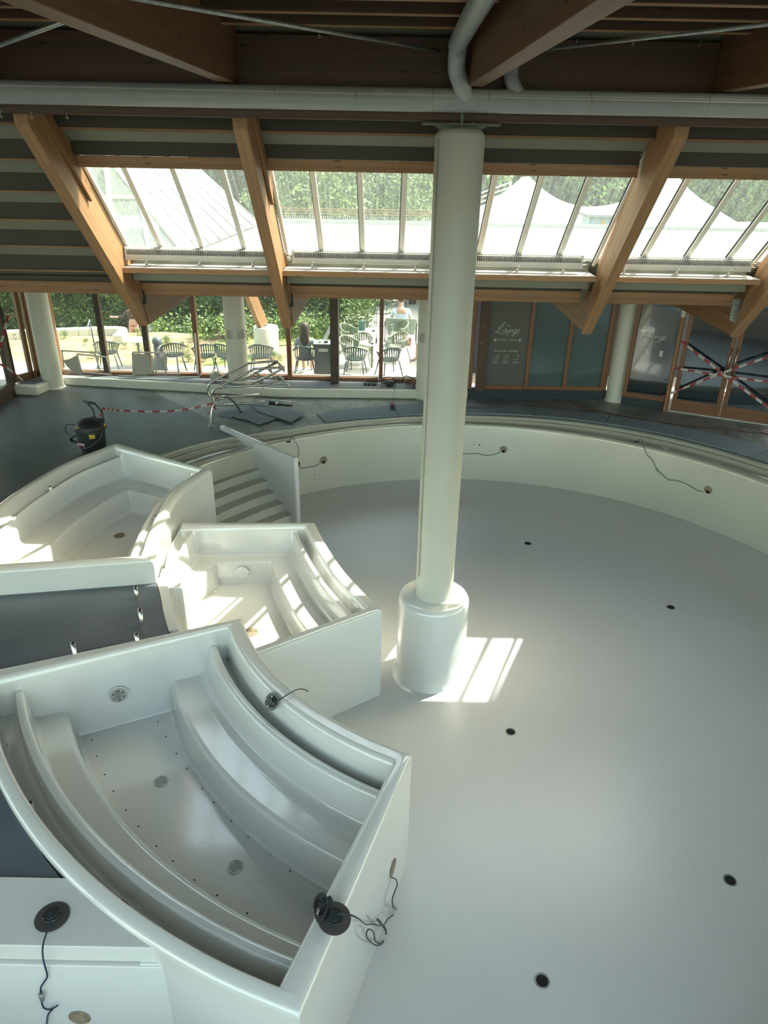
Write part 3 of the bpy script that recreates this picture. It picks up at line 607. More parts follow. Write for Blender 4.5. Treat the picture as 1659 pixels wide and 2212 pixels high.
for a, c in zip([-8.35, -7.15, -6.05, -4.78, -2.46, -1.3, -.15], [-7.15, -6.05, -4.78, -2.46, -1.3, -.15, 1.95]):
    beam('bottom_rail', (a+.06, (GL(a)+GL(c))/2, .275), (c-.06, (GL(a)+GL(c))/2, .275), .12, .09, 'woodred', win)
    MB().box(a, c, GL((a+c)/2)+.005, GL((a+c)/2)+.017, .3, 3.3).build('pane', 'glass', win)
    MB().box(a+.06, c-.06, GL(a)+.03, GL(a)+.09, .32, .34).build('drip_bar', 'alu', win)
# little window at far left
win = thing('window_4', 'narrow timber-framed side window between the dark door and the left column', 'window', (-8.9, 17.4, .23)); win['kind'] = 'structure'
wp0, wp1 = np.array((-9.14, 16.98)), np.array((-8.62, 17.95)); wd_ = (wp1-wp0)/np.linalg.norm(wp1-wp0); wa = math.atan2(wd_[1], wd_[0])
for t, w2, m in ((0, .10, 'woodblack'), (.44, .09, 'woodred'), (.62, .14, 'woodred'), (.95, .08, 'woodred')):
    p = wp0 + (wp1-wp0)*t; post(p[0], p[1], w2, .1, m=m, parent=win, name='mullion', ang=wa)
mp_ = (wp0+wp1)/2; b = MB(); b.obox((*mp_, 1.8), np.array((*wd_, 0))*.55, np.array((-wd_[1], wd_[0], 0))*.006, (0, 0, 1.5)); b.build('pane', 'glass', win)
b = MB(); b.obox((*mp_, .31), np.array((*wd_, 0))*.55, np.array((-wd_[1], wd_[0], 0))*.05, (0, 0, .08)); b.build('bottom_rail', 'woodred', win, bevel=.006)
# dark door at the far left edge
dr = thing('door_1', 'dark brown timber door at the far left edge', 'door', (-9.2, 16.5, 0)); dr['kind'] = 'structure'
d0, d1 = np.array((-9.10, 16.82)), np.array((-8.80, 14.2)); dd = (d1-d0)/np.linalg.norm(d1-d0); da = math.atan2(dd[1], dd[0])
for s, w2 in ((.12, .30), (.98, .14), (2.2, .2)):
    p = d0+dd*s; post(p[0], p[1], w2, .09, z0=0, m='woodblack', parent=dr, name='stile', ang=da)
p = d0+dd*.7; b = MB(); b.obox((*p, .17), np.array((*dd, 0))*.6, np.array((-dd[1], dd[0], 0))*.04, (0, 0, .17)); b.build('bottom_rail', 'woodblack', dr, bevel=.006)
b = MB(); b.obox((*(d0+dd*1.2), 1.8), np.array((*dd, 0))*1.1, np.array((-dd[1], dd[0], 0))*.006, (0, 0, 1.5)); b.build('pane', 'glass', dr)
def coat_hooks(c, dr_, lab):
    t = thing('coat_hook', lab, 'hook', c); dr_ = np.array(dr_, float)
    b = MB(); c = np.array(c); b.tube([c, c+dr_*.05, c+dr_*.06+(0,0,-.03), c+dr_*.11+(0,0,.03)], .006, 6); b.build('wire', 'steel', t)
hooks = 'small steel coat hooks on the door posts'
for k, (x, y) in enumerate([(19, 689), (22, 702), (25, 722), (28, 730)]):
    p = atY(x, y, 16.8); o = thing('coat_hook', 'steel coat hook on the dark post at far left, %s from the top' % ['first', 'second', 'third', 'fourth'][k], 'hook', p, hooks); MB().tube([p, p+(.05,-.02,0), p+(.06,-.02,-.04), p+(.12,-.03,.03)], .006, 6).build('wire', 'steel', o)
for k, (x, y) in enumerate([(1036, 704), (1058, 704), (1034, 738), (1056, 738)]):
    p = atY(x, y, 17.0); o = thing('coat_hook', 'steel coat hook on the wooden post beside the grey lounge sign, %s' % ['upper left', 'upper right', 'lower left', 'lower right'][k], 'hook', p, hooks); MB().tube([p, p+(.03,-.04,0), p+(.03,-.05,-.04), p+(.09,-.06,.03)], .006, 6).build('wire', 'steel', o)
# right-hand glazed wall
win = thing('window_5', 'timber-framed wall with grey lounge sign and two frosted panes', 'window', (3.8, 17.25, 0)); win['kind'] = 'structure'
for x, w2, m in ((2.06, .10, 'woodred'), (2.30, .20, 'wooddark'), (3.46, .10, 'woodred'), (4.42, .10, 'woodred'), (5.40, .16, 'woodred')): post(x, 17.2+(x-2)*.04+(-.08 if w2 == .2 else 0), w2, .12 if w2 != .2 else .24, m=m, parent=win, name='mullion')
beam('bottom_rail', (2.4, 17.25, .27), (5.4, 17.32, .27), .11, .10, 'woodred', win)
b = MB(); b.add([(2.02, 17.15, 0), (5.5, 17.28, 0), (5.5, 17.28, .22), (2.02, 17.15, .22), (2.02, 17.4, 0), (5.5, 17.5, 0), (5.5, 17.5, .22), (2.02, 17.4, .22)], [(0,1,2,3),(3,2,6,7),(4,7,6,5)]); b.build('kick_panel', mat('dark_blue_panel', (.02, .032, .042), .4), win)
MB().box(2.40, 3.42, 17.24, 17.25, .3, 3.3).build('sign_film', 'signgrey', win)
MB().box(3.50, 4.38, 17.29, 17.30, .3, 3.3).build('frosted_pane', 'frost', win); MB().box(4.46, 5.33, 17.32, 17.33, .3, 3.3).build('frosted_pane', 'frost', win)
def text(body, c, size, ang, m='lettering', shear=0., parent=None, name='lettering', bold=0., ext=.002, align='CENTER', sx=1.):
    cu = bpy.data.curves.new(name, 'FONT'); cu.body = body; cu.size = size; cu.align_x = align; cu.align_y = 'CENTER'; cu.shear = shear; cu.extrude = ext; cu.offset = bold
    t = bpy.data.objects.new(name, cu); COL.objects.link(t); bpy.context.view_layer.update()
    me = bpy.data.meshes.new_from_object(t.evaluated_get(bpy.context.evaluated_depsgraph_get())); bpy.data.objects.remove(t)
    me.materials.clear(); me.materials.append(M[m]); o = bpy.data.objects.new(name, me); COL.objects.link(o)
    mw = Matrix.Translation(c) @ Matrix.Rotation(ang, 4, 'Z') @ Matrix.Rotation(math.pi/2, 4, 'X') @ Matrix.Diagonal((sx, 1, 1, 1)); o.matrix_world = mw
    if parent is not None: o.parent = parent; o.matrix_parent_inverse = parent_mw(parent).inverted()
    return o
def onsign(x, y): p = onplane(x, y, (2.0, 17.225), (4.0, 17.225)); return p
sg = thing('lounge_sign', 'white lounge lettering and icons on the grey glass panel', 'sign', (2.9, 17.225, 1.4))
def script_lounge(px, py, size, parent, ang, plane, m='lettering'):
    """cursive 'Lounge' drawn as flowing strokes, local x 0..2.6, y 0..1"""
    S = [[(.35,.62),(.2,.7),(.12,.55),(.28,.5),(.6,.85),(.72,1.12),(.6,1.18),(.45,.8),(.32,.3),(.15,.05),(-.02,.12),(.1,.25),(.35,.12),(.55,.0),(.75,.06)],
         [(.95,.45),(.8,.38),(.75,.18),(.88,.05),(1.02,.2),(1.0,.42),(.95,.45),(1.12,.4)],
         [(1.12,.42),(1.08,.15),(1.18,.08),(1.34,.25),(1.4,.42),(1.36,.15),(1.42,.08),(1.52,.2)],
         [(1.55,.42),(1.5,.06),(1.62,.35),(1.75,.42),(1.74,.15),(1.8,.08),(1.92,.2)],
         [(2.12,.42),(2.0,.42),(1.93,.2),(2.02,.08),(2.14,.3),(2.15,.42),(2.08,-.1),(1.9,-.32),(1.82,-.2),(2.05,.0),(2.3,.18)],
         [(2.28,.2),(2.45,.32),(2.45,.44),(2.32,.4),(2.28,.18),(2.4,.06),(2.58,.2)]]
    o0 = np.array(plane(px, py)); ax = np.array((math.cos(ang), math.sin(ang), 0))
    for s in S:
        pts = [o0 + ax*((q[0]+q[1]*.18-1.3)*size) + np.array((0, 0, (q[1]-.3)*size)) for q in smooth_curve([(a, b_) for a, b_ in s], 6)]
        MB().tube(pts, .030*size, 6).build('lettering', m, parent)
script_lounge(1097, 714, .225, sg, 0, onsign)
text('the', onsign(1099, 704), .06, 0, shear=.3, parent=sg); text('bar', onsign(1096, 722), .065, 0, parent=sg)
text('Terrace - Terras', onsign(1096, 734), .068, 0, parent=sg)
text('House rules - Huisregels', onsign(1093, 758), .058, 0, parent=sg)
for x, y in ((1070, 734), (1123, 735)):
    c = onsign(x, y); b = MB()
    for k in range(10): a = k*math.pi/5; b.bar(c+np.array((math.cos(a), 0, math.sin(a)))*.018, c+np.array((math.cos(a), 0, math.sin(a)))*.05, .006, .009, upv=(0, 1, 0))
    b.disc(c+(0, .003, 0), .02, (0, -1, 0)); b.build('sun_icon', 'lettering', sg)
def circ(c, r, w_=.005, n=18): b = MB(); b.tube([np.array(c)+(r*math.cos(t), 0, r*math.sin(t)) for t in np.linspace(0, 2*math.pi, n)], w_, 5); return b
for i, (x, y) in enumerate(((1071, 774), (1092, 774), (1114, 774))):
    c = onsign(x, y)
    if i == 0: pts = [(-.03,0,-.05), (.03,0,-.05), (.045,0,.0), (.03,0,.04), (0,0,.06), (-.03,0,.04), (-.045,0,0), (-.03,0,-.05)]
    elif i == 1: pts = [(-.035,0,-.055), (.03,0,-.055), (.037,0,.055), (-.025,0,.055), (-.035,0,-.055)]
    else: pts = [(-.06,0,-.03), (.04,0,-.03), (.055,0,.05)]
    b = MB(); b.tube([c+np.array(q) for q in pts], .006, 5); b.build('rule_icon', 'lettering', sg)
    b = circ(c+np.array((.05, 0, .075)), .018); b.build('check_icon', 'lettering', sg)
    b = MB(); 
    for q in range(2): b.box(c[0]-.075+.01*q, c[0]+.075-.012*q, c[1]-.002, c[1], c[2]-.095-.022*q, c[2]-.089-.022*q)
    o = b.build('caption_lines', 'lettering', sg)
for s in (-1, 1): c = onsign(1096+s*15, 722); MB().box(c[0]-.09, c[0]+.09, c[1]-.002, c[1], c[2]-.002, c[2]+.002).build('rule_line', 'lettering', sg)
# door wall on the right
q0, q1 = np.array((5.80, 16.98)), np.array((9.6, 15.18)); qd = (q1-q0)/np.linalg.norm(q1-q0); qa = math.atan2(qd[1], qd[0]); qn = np.array((qd[1], -qd[0]))
def Q(s, z=0, o=0): p = q0+qd*s+qn*o; return np.array((p[0], p[1], z))
def qbox(s0, s1, z0, z1, o, th, name, m, parent, bevel=.006):
    c = (Q(s0, z0, o)+Q(s1, z1, o))/2; b = MB(); b.obox(c, np.array((*qd, 0))*(s1-s0)/2, np.array((*qn, 0))*th/2, (0, 0, (z1-z0)/2))
    R = Matrix.Translation(Q(s0, z0, o)) @ Matrix.Rotation(qa, 4, 'Z')
    if (z1-z0) > (s1-s0): R = R @ Matrix.Rotation(-math.pi/2, 4, 'Y')
    return b.build(name, m, parent, mw=R, bevel=bevel)
win = thing('window_6', 'timber-framed side window with lounge lettering beside the taped door', 'window', tuple(Q(.5)), None); win['kind'] = 'structure'
for a, c in ((.0, .10), (.99, 1.10)): qbox(a, c, 0.0 if a > .5 else .2, 3.3, 0, .12, 'mullion', 'woodred', win)
qbox(.10, .99, .2, .31, 0, .1, 'bottom_rail', 'woodred', win); qbox(.0, .99, 0, .2, .0, .08, 'kick_panel', bpy.data.materials['dark_blue_panel'], win)
qbox(.10, .99, .31, 3.3, -.02, .012, 'pane', 'darkglass', win, 0)
qpl = lambda x, y: onplane(x, y, tuple(Q(0, 0, -.005)[:2]), tuple(Q(1, 0, -.005)[:2]))
script_lounge(1414, 727, .20, win, qa, qpl, 'lettering')
text('bar', qpl(1418, 738), .05, qa, parent=win)
for x, y in ((1396, 759), (1428, 764)):
    c = qpl(x, y); b = MB(); b.obox(c, np.array((*qd, 0))*.035, np.array((*qn, 0))*.002, (0, 0, .065)); b.build('sticker', 'white_matt', win)
for k, (a, c, nm) in enumerate(((1.16, 2.24, 'left leaf of the taped timber double door, beside the side window'), (2.26, 3.34, 'right leaf of the taped timber double door, lettered closed'))):
    t = thing('door_%d' % (k+2), nm, 'door', tuple(Q(a))); t['kind'] = 'structure'
    qbox(a, a+.10, .03, 3.3, .02, .06, 'stile', 'woodred', t); qbox(c-.11, c, .03, 3.3, .02, .06, 'stile', 'woodred', t)
    qbox(a+.10, c-.11, .03, .30, .02, .055, 'bottom_rail', 'woodred', t); qbox(a+.09, c-.10, .30, 3.3, .0, .012, 'pane', 'darkglass', t, 0)
    s = c-.055 if k == 0 else a+.05
    b = MB(); b.tube([Q(s, 1.02, .05), Q(s, 1.02, .10), Q(s, 1.62, .10), Q(s, 1.62, .05)], .011, 8); b.build('door_handle', 'steel', t)
    if k == 0: cc = qpl(1554, 771); b = MB(); b.obox(cc, np.array((*qd, 0))*.08, np.array((*qn, 0))*.006, (0, 0, .02)); b.build('sticker', 'white_matt', t)
    else:
        c1 = qpl(1634, 758); text('Helaas', c1+np.array((0, 0, .06)), .10, qa, shear=.35, parent=t); text('GESLOTEN', c1-np.array((0, 0, .06)), .10, qa, parent=t)
b = MB(); b.obox(Q(2.3, .012, .06), np.array((*qd, 0))*1.15, np.array((*qn, 0))*.03, (0, 0, .012)); struct(b.build('trim_4', 'alu'), 'metal threshold strip under the double door')
tb = tag(MB().obox(Q(1.04, .0, .12)+np.array((0, 0, 1.25)), np.array((*qd, 0))*.035, np.array((*qn, 0))*.03, (0, 0, 1.25)).build('timber_batten', 'wood', bevel=.004), 'loose timber batten standing upright left of the taped double door', 'batten')
MB().obox(Q(1.04, 2.32, .155), np.array((*qd, 0))*.045, np.array((*qn, 0))*.01, (0, 0, .10)).build('white_tag', 'white_matt', tb)
# dark rooms behind the right-hand glazing
b = MB(); b.box(2.05, 12, 19.5, 19.6, 0, 3.6); b.box(2.02, 2.06, 17.5, 19.5, 0, 3.6)
struct(b.build('wall_lounge', 'slate'), 'dark back wall of the lounge')
# facade columns
def fcol(x, y, r, z0, lab, band=True, flare=True):
    t = thing('facade_column', lab, 'column', (x, y, z0), 'round columns along the garden facade')
    prof = [(r*1.18, 0), (r*1.08, .012), (r*1.02, .04), (r, .10), (r, 3.4-z0)]
    MB().lathe(prof, (x, y, z0), 40).build('shaft', 'white_matt', t)
    if band: MB().lathe([(r, 0), (r+.006, .001), (r+.006, .215), (r, .216)], (x, y, atY(505, 728, y)[2]), 40, sm=False).build('steel_band', mat('band_steel', (.40, .40, .37), .38, metal=1), t)
fcol(-8.42, 17.45, .25, 0, 'round grey-white column at far left beside the dark door', band=False)
fcol(-3.72, 17.5, .255, .0, 'round white column with a steel band, behind the steel handrails')
fcol(.98, 17.18, .255, 0, 'round white column with a steel band, half hidden by the big pool column')
fcol(5.70, 17.22, .215, 0, 'round white column between the frosted panes and the lounge window', band=False)
# ================================================================== OUTSIDE
def gz(x, y):
    if x > -1.6: return 0.0
    t = min(max((y-19.7 - max(0, (x+2.6))*2.2)/4.0, 0), 1); return .10*t + .03*math.sin(x*2.1+y)*t - max(0, min(1.3, (y-23.7)*1.0))
b = MB(); xs = np.arange(-40, -1.3, .5); ys = np.r_[18.3, np.arange(19.4, 32, .5), 45]; vs_ = [(x, y, gz(x, y)-.01) for y in ys for x in xs]
b.add(vs_, [(j*len(xs)+i, j*len(xs)+i+1, (j+1)*len(xs)+i+1, (j+1)*len(xs)+i) for j in range(len(ys)-1) for i in range(len(xs)-1)], True)
gd = tag(b.build('garden_bank', 'soil'), 'sloping brown soil bank of the garden outside the windows', 'garden', kind='stuff')
b = MB(); b.box(-40, -1.0, 18.0, 19.75, -.06, .004); struct(b.build('floor', mat('terrace_paving', (.42, .40, .36), .8, noise=.15, nscale=2)), 'pale paving outside the windows')
def strip(y0f, y1f, x0, x1, name, m, lab, cat, dz=.012):
    b = MB(); n = int((x1-x0)/.3); vs_ = []
    for i in range(n+1):
        x = x0+(x1-x0)*i/n
        for k in range(5): y = y0f(x)+(y1f(x)-y0f(x))*k/4; vs_.append((x, y, gz(x, y)+dz))
    b.add(vs_, [(i*5+k, (i+1)*5+k, (i+1)*5+k+1, i*5+k+1) for i in range(n) for k in range(4)], True); return tag(b.build(name, m), lab, cat, kind='stuff')
strip(lambda x: 21.3+.42*(x+5.5)*.8 if x > -5.5 else 21.3, lambda x: 22.6+.38*(x+5.5)*.8 if x > -5.5 else 21.5, -5.6, -1.5, 'lawn', 'grass', 'curving strip of bright lawn crossing the soil bank', 'lawn')
strip(lambda x: 19.75, lambda x: 20.9, -5.2, -3.9, 'lawn', 'grass', 'patch of lawn behind the terrace chairs left of the banded column', 'lawn')
b = MB(); b.box(-1.6, 12, 18.0, 45, -.12, 0)
mdk = mat('terrace_deck', (.52, .47, .40), .7); N = mdk.node_tree.nodes; L = mdk.node_tree.links; tc = N.new('ShaderNodeTexCoord'); wv = N.new('ShaderNodeTexWave'); wv.inputs['Scale'].default_value = 2.15; wv.bands_direction = 'X'; wv.wave_profile = 'SAW'; L.new(tc.outputs['Object'], wv.inputs[0])
rr = N.new('ShaderNodeValToRGB'); rr.color_ramp.elements[0].position = .0; rr.color_ramp.elements[0].color = (.16, .15, .14, 1); rr.color_ramp.elements[1].position = .07; rr.color_ramp.elements[1].color = (.55, .52, .46, 1); L.new(wv.outputs['Fac'], rr.inputs[0]); L.new(rr.outputs[0], N['Principled BSDF'].inputs['Base Color'])
struct(b.build('floor', mdk), 'pale timber boards of the outdoor terrace')
b = MB(); b.box(-80, 80, 45, 120, -1, -.05); b.box(-80, -40, 10, 45, -1, -.05); b.box(12, 80, 10, 45, -1, -.05); struct(b.build('floor', 'grass'), 'grass ground beyond the terrace')
# leafy plants
def leafmesh(n, R, size, seed, flat=.85, core=True):
    r = np.random.RandomState(seed); b = MB(); cl = [(r.normal(0, .42, 3)*np.array(R)) for _ in range(14)]
    for i in range(n):
        c = cl[r.randint(14)]; d = r.normal(0, 1, 3); d /= np.linalg.norm(d); p = c + d*np.array(R)*(.42+.10*r.rand()); p[2] = p[2]*flat
        a = r.normal(0, 1, 3); a /= np.linalg.norm(a); e = np.cross(a, r.normal(0, 1, 3)); e /= np.linalg.norm(e); s = size*(.6+.8*r.rand())
        b.mi = 0 if r.rand() < .72 else 1
        b.add([p-a*s, p-e*s*.45, p+a*s, p+e*s*.45], [(0, 1, 2, 3)])
    return b
def tree_mesh(seed, m=('leaf', 'leaflite'), n=15000, size=.085):
    b = leafmesh(n, (2.4, 2.2, 3.2), size, seed); me = b.build('foliage', list(m)); me_ = me.data; bpy.data.objects.remove(me); return me_
TM = [tree_mesh(s) for s in (1, 2, 3)]
TL = tree_mesh(5, ('leaflite', 'leaf'), 11000, .085)
tk = MB().tube([(0, 0, 0), (.1, 0, 2.5), (0, .1, 5)], [.2, .16, .07], 8).build('trunk', 'bark'); TK = tk.data; bpy.data.objects.remove(tk)
def tree(x, y, z, s, mesh, lab, grp, rz=0.):
    t = thing('tree', lab, 'tree', (x, y, z), grp); t.rotation_euler = (0, 0, rz); t.scale = (s, s, s)
    f = bpy.data.objects.new('foliage', mesh); COL.objects.link(f); f.parent = t; f.location = (0, 0, 3.6)
    k = bpy.data.objects.new('trunk', TK); COL.objects.link(k); k.parent = t; return t
r = np.random.RandomState(11)
for k in range(10):
    tree(-17.5+k*1.75, 28.9+1.2*r.rand(), -1.9, .80, TM[k % 3], 'dense bushy green hedge tree, ' + where_low(-17.5+k*1.75, 29, 1), 'hedge trees behind the garden shrubs', r.rand()*6)
for k in range(19):
    x = -26 + k*2.9; y = 35 + 3.0*r.rand() + (3 if x > 4 else 0); s = 1.35+.35*r.rand()
    tree(x, y, -.2, s, TM[k % 3], 'tall dark green tree of the wood, ' + where_high(x, y, 5), 'trees of the wood behind the garden', r.rand()*6)
for k in range(14):
    x = -28 + k*4.6; y = 42 + 3.0*r.rand(); tree(x, y, 1.5, 2.1+.3*r.rand(), TM[(k+1) % 3], 'tall tree in the rearmost row, ' + where_high(x, y, 6), 'trees in the rearmost row of the wood', r.rand()*6)
for x, y, s, lab in ((-13.2, 27.0, .95, 'bright green tree behind the white garden wall, left of the first dark post'), (-10.3, 28.5, .85, 'bright green tree behind the white garden wall, right of the first dark post'), (-2.9, 29, 1.05, 'pale green sapling seen through the second skylight bay'), (1.0, 30, .78, 'small pale tree at the fence in the second skylight bay'), (9.6, 44, 1.1, 'yellow-green tree behind the dip of the white tent'), (17.5, 36, .8, 'yellow-green shrub at the far right of the skylights')):
    tree(x, y, 0, s, TL, lab, None, x)
sh = leafmesh(500, (.45, .4, .5), .05, 21).build('foliage', ['leaflite', 'leaf']); SH = [sh.data]; bpy.data.objects.remove(sh)
sh = leafmesh(380, (.40, .35, .6), .045, 22).build('foliage', ['leaf', 'leaflite']); SH.append(sh.data); bpy.data.objects.remove(sh)
SHM = r
k = 0
for i in range(26):
    x = -7.7 + i*.26 + .1*r.rand(); y = 23.6 + .9*r.rand() - (.9 if x > -6 else 0)
    o = bpy.data.objects.new('shrub', SH[i % 2]); COL.objects.link(o); o.location = (x, y, gz(x, y)+.28); o.rotation_euler = (0, 0, r.rand()*6); s = .8+.5*r.rand(); o.scale = (s, s, s)
    tag(o, 'low light green garden shrub ' + where_low(x, y, .5), 'shrub', 'shrubs along the top of the soil bank')
for i in range(34):
    x = -10.2 + 8.2*r.rand(); y = 20.1 + 3.0*r.rand(); s = .22+.25*r.rand()
    if x > -5.3 and 21.0 < y < 23: continue
    o = bpy.data.objects.new('seedling', SH[i % 2]); COL.objects.link(o); o.location = (x, y, gz(x, y)+.1); o.scale = (s, s, s); o.rotation_euler = (0, 0, r.rand()*6)
    tag(o, 'tiny green plant on bare soil ' + where_low(x, y, .1), 'plant', 'seedlings on the soil bank')
# curved white garden wall
b = MB(); P = smooth_curve([(-14.5, 21.6, 0), (-12.0, 22.3, 0), (-9.6, 23.0, 0), (-8.75, 23.15, 0), (-8.45, 22.8, 0), (-8.35, 22.0, 0)], 6)
for i in range(len(P)-1): b.bar(P[i]+(0, 0, .05), P[i+1]+(0, 0, .05), .30, .50)
tag(b.build('garden_wall', 'white_matt', bevel=.03), 'curved white garden wall around the soil bank at left', 'wall')
tag(MB().tube([atY(460, 688, 26), atY(560, 681, 27)], .035, 8).build('handrail', 'white_matt'), 'white rail above the shrubs beside the banded column', 'rail')
tag(MB().tube([atY(325, 713, 24.2), atY(470, 701, 24.6)], .025, 8).build('handrail', 'white_matt'), 'low white rail above the shrubs left of the middle post', 'rail')
b = MB(); p = atY(478, 708, 26.5); b.box(p[0]-.1, p[0]+1.6, 26.4, 26.8, p[2]-.25, p[2]+.1); tag(b.build('garden_block', 'white_matt', bevel=.02), 'white masonry block at the top of the bank beside the banded column', 'block')
# lectern-like info sign
t = thing('garden_sign', 'small blue-white sign panel on a thin black post on the bank', 'sign', atY(208, 765, 20.2)); p0 = atY(207, 762, 20.2); p1 = atY(195, 700, 20.2)
MB().tube([p0, p1], .018, 8).build('post', 'black', t); c = atY(191, 700, 20.15)
b = MB(); b.obox(c, (.035, .03, .10), (.05, -.12, .0), (-.012, .0, .005)); b.build('panel', mat('sign_face', (.45, .55, .65), .4), t, bevel=.004)
# timber leg on its white pier
t = thing('roof_strut', 'slanting timber strut sitting on a white concrete pier in the garden', 'strut', atZ(577, 768, .1)); pc = atZ(577, 762, .1)
b = MB(); b.lathe([(.36, 0), (.36, .86), (.34, .885), (0, .885)], (pc[0], pc[1], 0), 36); b.build('pier', 'white_matt', t)
a = np.array((pc[0]-.07, pc[1]-.1, .93)); c = a + np.array((-.62, -1.2, 2.6)); beam('timber', a, c, .16, .34, 'wood', t); MB().box(a[0]-.12, a[0]+.12, a[1]-.12, a[1]+.12, .885, .93).build('shoe', 'steel', t)
# glass pyramid roof
t = thing('glass_pyramid', 'large white-ribbed glass pyramid roof left of the skylights', 'roof', (-4, 14, 3.9))
A1 = atZ(400, 550, 3.92); A2 = atZ(562, 484, 3.92); B1 = atY(205, 305, 12.6); B2 = atY(345, 290, 16.5); Lf = atZ(170, 552, 3.92); Lt = atY(90, 300, 12.4)
mpg = glass('pyramid_glass', (.6, .75, .7), haze=.25); 
b = MB(); b.add([A1, A2, B2, B1], [(0, 1, 2, 3)]); b.build('glazing', mat('pyramid_metal', (.14, .16, .16), .5), t)
b = MB(); b.add([Lf, A1, B1, Lt], [(0, 1, 2, 3)]); b.build('glazing', mpg, t)
for s in np.linspace(0, 1, 9):
    p, q = A1+(A2-A1)*s, B1+(B2-B1)*s; MB().tube([p, q], .03, 6).build('rib', 'galv', t)
for (p, q) in ((A1, B1), (Lf+(A1-Lf)*.33, atY(228, 350, 12.3)), (A1+(B1-A1)*.5, Lf+(Lt-Lf)*.5), (A1+(B1-A1)*.55, A2+(B2-A2)*.5), (Lf+(A1-Lf)*.66, A1+(B1-A1)*.5)): MB().tube([p, q], .035, 6).build('rib', 'alu', t)
# white tent
t = thing('white_tent', 'large white peaked tent roof seen through the right-hand skylights', 'tent', (9, 31, 0))
def tentz(x, y):
    e = 2.95
    for (px, py, h, w_) in ((5.35, 31, 1.95, 2.6), (11.3, 31.5, 2.1, 3.0)):
        d = math.hypot((x-px)/w_, (y-py)/2.6); e = max(e, 2.95 + h*math.exp(-1.25*d) - .10) if 0 else e + h*math.exp(-1.55*d)
    return e - .10*max(0, 31-y)**1.2 - .18*max(0, abs(x-8.5)-4.5)**1.3
b = MB(); xs = np.linspace(2.2, 15.5, 54); ys = np.linspace(26, 36, 34); vs_ = [(x, y, max(tentz(x, y), 1.6)) for y in ys for x in xs]; n = len(xs)
b.add(vs_, [(j*n+i, j*n+i+1, (j+1)*n+i+1, (j+1)*n+i) for j in range(len(ys)-1) for i in range(n-1)], True); b.build('membrane', mat('tent_white', (.5, .5, .49), .7), t)
for x in (2.6, 8.5, 15): MB().tube([(x, 26.4, 0), (x, 26.4, 1.7)], .06, 8).build('pole', 'alu', t)
# hut with yellow notice
t = thing('meter_cabinet', 'small grey cabinet with a yellow notice in front of the white tent', 'cabinet', (5.6, 20.5, 0)); ca = atY(1268, 463, 20.6); cb = atY(1345, 518, 20.6)
b = MB(); b.box(ca[0]+.08, cb[0], 20.6, 21.4, -.02, ca[2]-.06); b.build('body', mat('cabinet_grey', (.35, .42, .42), .5), t); MB().box(ca[0], cb[0]+.1, 20.5, 21.6, ca[2]-.06, ca[2]).build('roof', 'galv', t)
c = atY(1302, 484, 20.59); MB().box(c[0]-.05, c[0]+.06, 20.59, 20.597, c[2]-.08, c[2]+.09).build('notice', 'yellow', t)
# picket fence and white rails in the middle
t = thing('picket_fence', 'pale slatted fence with timber rails in front of the wood', 'fence', (0, 24, 0)); b = MB()
x0, x1 = atY(600, 490, 18.43)[0], atY(1020, 490, 18.43)[0]; zt = atY(800, 468, 18.43)[2]; zb = 4.0
for k in range(90): x = x0+(x1-x0)*k/89; b.box(x-.006, x+.006, 18.42, 18.44, zb, zt)
o = b.build('pickets', 'alu', t); o['kind'] = 'stuff'
for yy in (475, 480, 486): z = atY(800, yy-22, 18.43)[2]; MB().box(x0, x1, 18.445, 18.46, z-.012, z+.012).build('rail', 'woodlite', t)
b = MB(); p, q = atY(935, 482, 22), atY(1100, 425, 22)
for s in (0, .12, .24, .36): b.tube([p+(0, 0, s), q+(0, 0, s)], .02, 6)
for q_ in (p, (p+q)/2, q): b.tube([(q_[0], q_[1], -.05), (q_[0], q_[1], q_[2]+.4)], .03, 8)
tag(b.build('stair_railing', 'alu'), 'sloping white railing left of the white tent', 'railing')
# low white building right
b = MB(); b.box(9.5, 30, 26, 30, 0, 3.35); tag(b.build('low_building', mat('low_building_white', (.62, .64, .62), .7)), 'long low white building at the right behind the flat roof', 'building')
